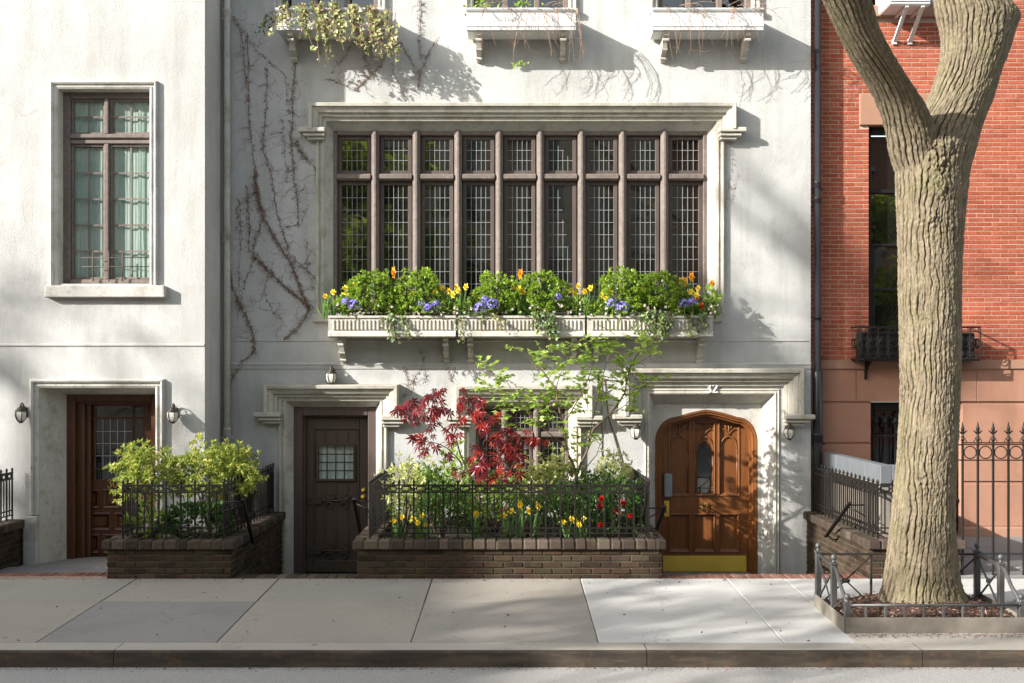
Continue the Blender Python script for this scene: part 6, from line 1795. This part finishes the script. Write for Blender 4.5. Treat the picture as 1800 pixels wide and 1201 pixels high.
ivy('thick ivy curtain on the middle fluted box, under the fourth globe shrub', [(952, 548, 950, 578, 8), (968, 550, 970, 592, 9), (940, 552, 936, 570, 4)], -.52, 'ivy', .05, 40, GI)
ivy('thick ivy mass left of centre on the rightmost fluted box, reaching its lip', [(1140, 545, 1130, 582, 8), (1160, 548, 1156, 590, 9), (1175, 550, 1178, 574, 5)], -.52, 'ivy', .052, 40, GI)
ivy('ivy fringe over the right end of the rightmost fluted box', [(1215, 550, 1212, 578, 6), (1235, 550, 1238, 585, 7)], -.51, 'ivy', .042, 38, GI)
ivy('dense pale ivy smothering the upper window box above the dead creeper', [(500, 10, 498, 40, 9), (530, 8, 535, 50, 12), (560, 6, 570, 62, 12), (590, 5, 600, 72, 13), (620, 8, 630, 70, 12), (650, 10, 660, 78, 12), (672, 15, 682, 92, 8), (690, 20, 692, 110, 3), (560, 40, 575, 115, 3), (498, 25, 470, 66, 2), (545, 45, 540, 80, 2)], -.50, 'ivy_pale', .05, 26, None, 'drytwig')
ivy('small dark ivy sprigs beside the downpipe at the upper box end', [(478, 28, 462, 62, 4), (486, 20, 474, 30, 3)], -.42, 'ivy', .05, 24)
def twigs(label, spots, Y, group):
    o = thing('dry_vine', label, 'dry vine', tuple(at(spots[0][0], spots[0][1], Y)), group); mb = MB()
    for x0, y0, x1, y1 in spots:
        for _ in range(3):
            a = at(x0+random.gauss(0, 8), y0, Y); b_ = at(x1+random.gauss(0, 12), y1+random.gauss(0, 9), Y-.04); p = []; j = np.zeros(3)
            for t in np.linspace(0, 1, 12):
                j = j+RG.normal(size=3)*np.array([.010, .006, .006]); p.append(a*(1-t)+b_*t+j*math.sin(t*PI*.8)+np.array([0, -.10*math.sin(t*PI), .05*math.sin(t*PI)]))
            mb.tube(p, [.0042-.0022*t for t in np.linspace(0, 1, 12)], 4, cap=False)
            for k in (4, 6, 8, 10):
                if random.random() < .6:
                    q = p[k]; e = q+RG.normal(size=3)*np.array([.07, .02, .05]); mb.tube([q, (q+e)/2+RG.normal(size=3)*.012, e], [.0026, .002, .0014], 3, cap=False)
    mb.build('stem', M['drytwig'], o); return o
GT = 'bare vines hanging from the upper window boxes'
o = twigs('bare vine with one green sprig on the upper middle box', [(860, 12, 862, 85), (895, 12, 900, 80), (905, 14, 912, 110), (940, 14, 945, 72), (955, 16, 966, 95), (985, 14, 980, 70), (1006, 14, 1012, 110), (1010, 20, 1008, 115), (880, 10, 850, 20), (970, 10, 1000, 25)], -.46, GT)
mb = MB(); P = np.array([at(910+random.gauss(0, 8), 112+random.gauss(0, 4), -.5) for _ in range(14)]); leaves(mb, P, RG.normal(size=P.shape)*.5+np.array([0, 0, -.5]), .05, 'ivy', .3, 0, np.tile([0, -1.0, .3], (14, 1)))
P = np.array([at(random.choice((845, 865, 910, 920))+random.gauss(0, 14), 6+random.gauss(0, 6), -.4) for _ in range(70)]); leaves(mb, P, RG.normal(size=P.shape)+np.array([0, 0, .3]), .05, 'ivy', .4); mb.build('leaves', M['fresh_leaf'], o)
twigs('leafless vine straggling over the upper box above door 32', [(1180, 12, 1188, 95), (1205, 14, 1200, 80), (1240, 14, 1250, 85), (1275, 14, 1270, 70), (1290, 12, 1285, 88), (1325, 14, 1340, 45), (1335, 10, 1352, 40), (1200, 10, 1230, 30), (1300, 10, 1345, 20)], -.46, GT)

# ================================================================= RED MAPLE AND GREEN TREE
def pline(tr, Y, bend): return [at(a, b_, Y+bend*i) for i, (a, b_) in enumerate(tr)]
YM_ = -1.75
o = thing('japanese_maple', 'red leaved japanese maple rising from the middle planter', 'tree', tuple(at(868, 945, YM_)))
mb = MB(); twig_pts = []
def limb(tr, Y, bend, r0, r1, n=5):
    p = pline(tr, Y, bend); out = []
    for a, b_ in zip(p[:-1], p[1:]):
        for t in (0, .5): out.append(a*(1-t)+b_*t+RG.normal(size=3)*.008)
    out.append(p[-1]); mb.tube(out, list(np.linspace(r0, r1, len(out))), n); return out
br = [limb([(866, 945), (844, 875), (819, 825), (797, 768), (768, 742), (740, 730)], YM_, .0, .016, .005), limb([(797, 768), (806, 739), (832, 720), (850, 712)], YM_, -.02, .008, .003), limb([(815, 820), (787, 787), (746, 774), (735, 780)], YM_, -.05, .008, .003),
      limb([(870, 945), (884, 900), (901, 863), (895, 825), (873, 793), (855, 770)], YM_+.1, .0, .014, .004), limb([(897, 830), (914, 790), (952, 776), (972, 772)], YM_+.1, -.04, .008, .003), limb([(866, 850), (845, 790), (860, 760)], YM_, .05, .007, .003), limb([(884, 900), (860, 850), (830, 840)], YM_, .05, .006, .003), limb([(768, 742), (765, 705), (775, 685)], YM_, .03, .005, .002), limb([(755, 736), (720, 728), (705, 725)], YM_, -.03, .005, .002), limb([(844, 875), (870, 830), (890, 815)], YM_, -.05, .007, .003)]
mb.build('trunk', M['darktwig'], o)
CL = [(703, 722, 16, 7), (722, 716, 16, 8), (745, 708, 14, 6), (762, 692, 15, 7), (775, 684, 12, 5), (748, 732, 18, 9), (772, 716, 16, 7), (795, 724, 16, 7), (820, 712, 18, 9), (838, 706, 14, 8), (845, 730, 14, 7), (818, 734, 16, 7), (735, 772, 12, 5), (742, 790, 12, 5), (756, 765, 14, 6), (770, 780, 10, 3), (790, 762, 15, 7), (798, 775, 10, 3), (855, 748, 14, 7), (868, 765, 16, 8), (880, 780, 16, 9), (893, 760, 12, 5), (850, 795, 20, 11), (868, 815, 20, 11), (842, 820, 18, 9), (888, 805, 20, 11), (905, 792, 18, 9), (925, 782, 18, 9), (942, 775, 14, 7), (962, 772, 8, 3), (856, 838, 16, 8), (880, 838, 16, 8), (905, 838, 14, 5), (808, 832, 14, 5), (836, 805, 15, 6), (784, 806, 9, 2), (918, 805, 14, 5), (725, 735, 12, 5), (760, 745, 12, 4), (705, 712, 9, 3), (874, 730, 8, 2), (815, 684, 3, 1), (880, 900, 10, 3), (830, 880, 8, 2)]
P = []; Dr = []
for a, b_, s_, n in CL:
    for _ in range(max(1, round(n*.82))):
        q = at(a+random.gauss(0, s_*.6), b_+random.gauss(0, s_*.45), YM_+random.gauss(0, .14)); P.append(q); Dr.append((random.gauss(0, .6), -.4+random.gauss(0, .4), -.75+random.gauss(0, .35)))
lv = MB(); leaves(lv, P, Dr, .100, 'palm', .4, 0, np.tile([0, -.8, .7], (len(P), 1)), .8); lv.build('foliage', M['maple'], o)

YG = -1.30
o = thing('garden_tree', 'slender multi stemmed tree with fresh green leaves by the small window', 'tree', tuple(at(1016, 905, YG)))
mb = MB()
G = [limb([(1016, 905), (1015, 865), (1013, 832)], YG, 0, .026, .022, 8),
     limb([(1013, 835), (1001, 800), (993, 765), (983, 720), (977, 683), (955, 655), (925, 627), (908, 610)], YG, -.03, .017, .004), limb([(1015, 832), (1030, 795), (1043, 753), (1075, 727), (1097, 690), (1110, 645), (1130, 610), (1146, 590)], YG, -.03, .017, .004),
     limb([(992, 745), (1012, 712), (1033, 667), (1046, 633), (1052, 600)], YG, .02, .008, .003), limb([(1033, 780), (1052, 700), (1065, 640), (1078, 603)], YG, .03, .008, .003), limb([(1004, 808), (985, 775), (958, 755), (930, 732), (890, 672), (852, 645)], YG, -.05, .009, .003),
     limb([(984, 720), (960, 712), (925, 690), (895, 690), (862, 690)], YG, -.04, .006, .002), limb([(1080, 725), (1112, 700), (1150, 664)], YG, -.03, .006, .002), limb([(958, 755), (955, 735), (920, 725), (880, 722)], YG, -.02, .005, .002), limb([(1043, 753), (1035, 770), (1005, 768)], YG, -.05, .005, .002),
     limb([(1097, 690), (1082, 660), (1085, 625)], YG, .03, .005, .002), limb([(977, 683), (990, 650), (1000, 615)], YG, .03, .006, .002), limb([(1015, 845), (1050, 800), (1060, 770), (1066, 735)], YG, .04, .007, .003), limb([(996, 790), (975, 800), (960, 770)], YG, -.05, .005, .002), limb([(1110, 645), (1128, 636), (1146, 625)], YG, -.03, .004, .002)]
SPR = [(910, 612, 10), (940, 620, 9), (955, 618, 9), (858, 642, 10), (872, 650, 9), (885, 662, 10), (900, 672, 10), (850, 684, 9), (868, 688, 10), (890, 694, 11), (912, 690, 11), (925, 700, 10), (945, 640, 10), (952, 660, 10), (965, 672, 11), (982, 662, 10), (992, 640, 11), (1003, 612, 11), (1014, 606, 9), (1005, 632, 10), (1022, 655, 12), (1035, 668, 12), (1048, 602, 11), (1060, 594, 9), (1072, 608, 11), (1058, 622, 12), (1042, 632, 12), (1082, 618, 11), (1095, 626, 11), (1112, 616, 10), (1134, 605, 9), (1146, 592, 8), (1144, 622, 10), (1125, 638, 10), (1108, 652, 11), (1090, 662, 11), (1065, 662, 12), (1050, 655, 11), (1148, 664, 10), (1132, 672, 10), (1116, 690, 10), (1100, 684, 10), (1078, 682, 11), (1030, 690, 11), (1012, 680, 11), (1000, 664, 10), (978, 690, 11), (960, 702, 11), (940, 708, 11), (905, 718, 11), (925, 722, 11), (950, 728, 11), (890, 730, 10), (920, 742, 11), (945, 745, 11), (965, 738, 11), (1010, 722, 11), (1032, 722, 11), (1000, 770, 12), (1022, 768, 11), (1042, 765, 10), (992, 755, 9), (1112, 722, 8), (1060, 700, 10), (1075, 700, 9), (1088, 705, 9), (880, 712, 9), (1092, 640, 10), (1030, 618, 9)]
P = []; Dr = []
for a, b_, s_ in SPR+[(a+random.gauss(0, 13), b_+random.gauss(0, 9), s_) for a, b_, s_ in SPR]+[(a+random.gauss(0, 16), b_+random.gauss(0, 11), s_) for a, b_, s_ in SPR]:
    c = at(a, b_, YG+random.gauss(-.08, .16)); ax = unit([random.gauss(0, 1), random.gauss(0, .5), random.gauss(.1, .25)])
    # a twig with paired leaves
    e = c+ax*.10; s0 = c-ax*.09-np.array([0, 0, .03]); mb.tube([s0, c, e], [.0035, .003, .0018], 4, cap=False)
    for t in np.linspace(-.06, .10, 5):
        for sg in (-1, 1):
            if random.random() < .85: P.append(c+ax*t); sd = np.cross(ax, [0, 0, 1])*sg; Dr.append(unit(ax*.6+sd*.9+np.array([0, 0, random.gauss(-.1, .25)])))
    P.append(e); Dr.append(ax)
mb.build('trunk', M['twig'], o)
lv = MB(); leaves(lv, P, Dr, .064, 'soft', .45, 0, None, .9); lv.build('foliage', M['fresh_leaf'], o)
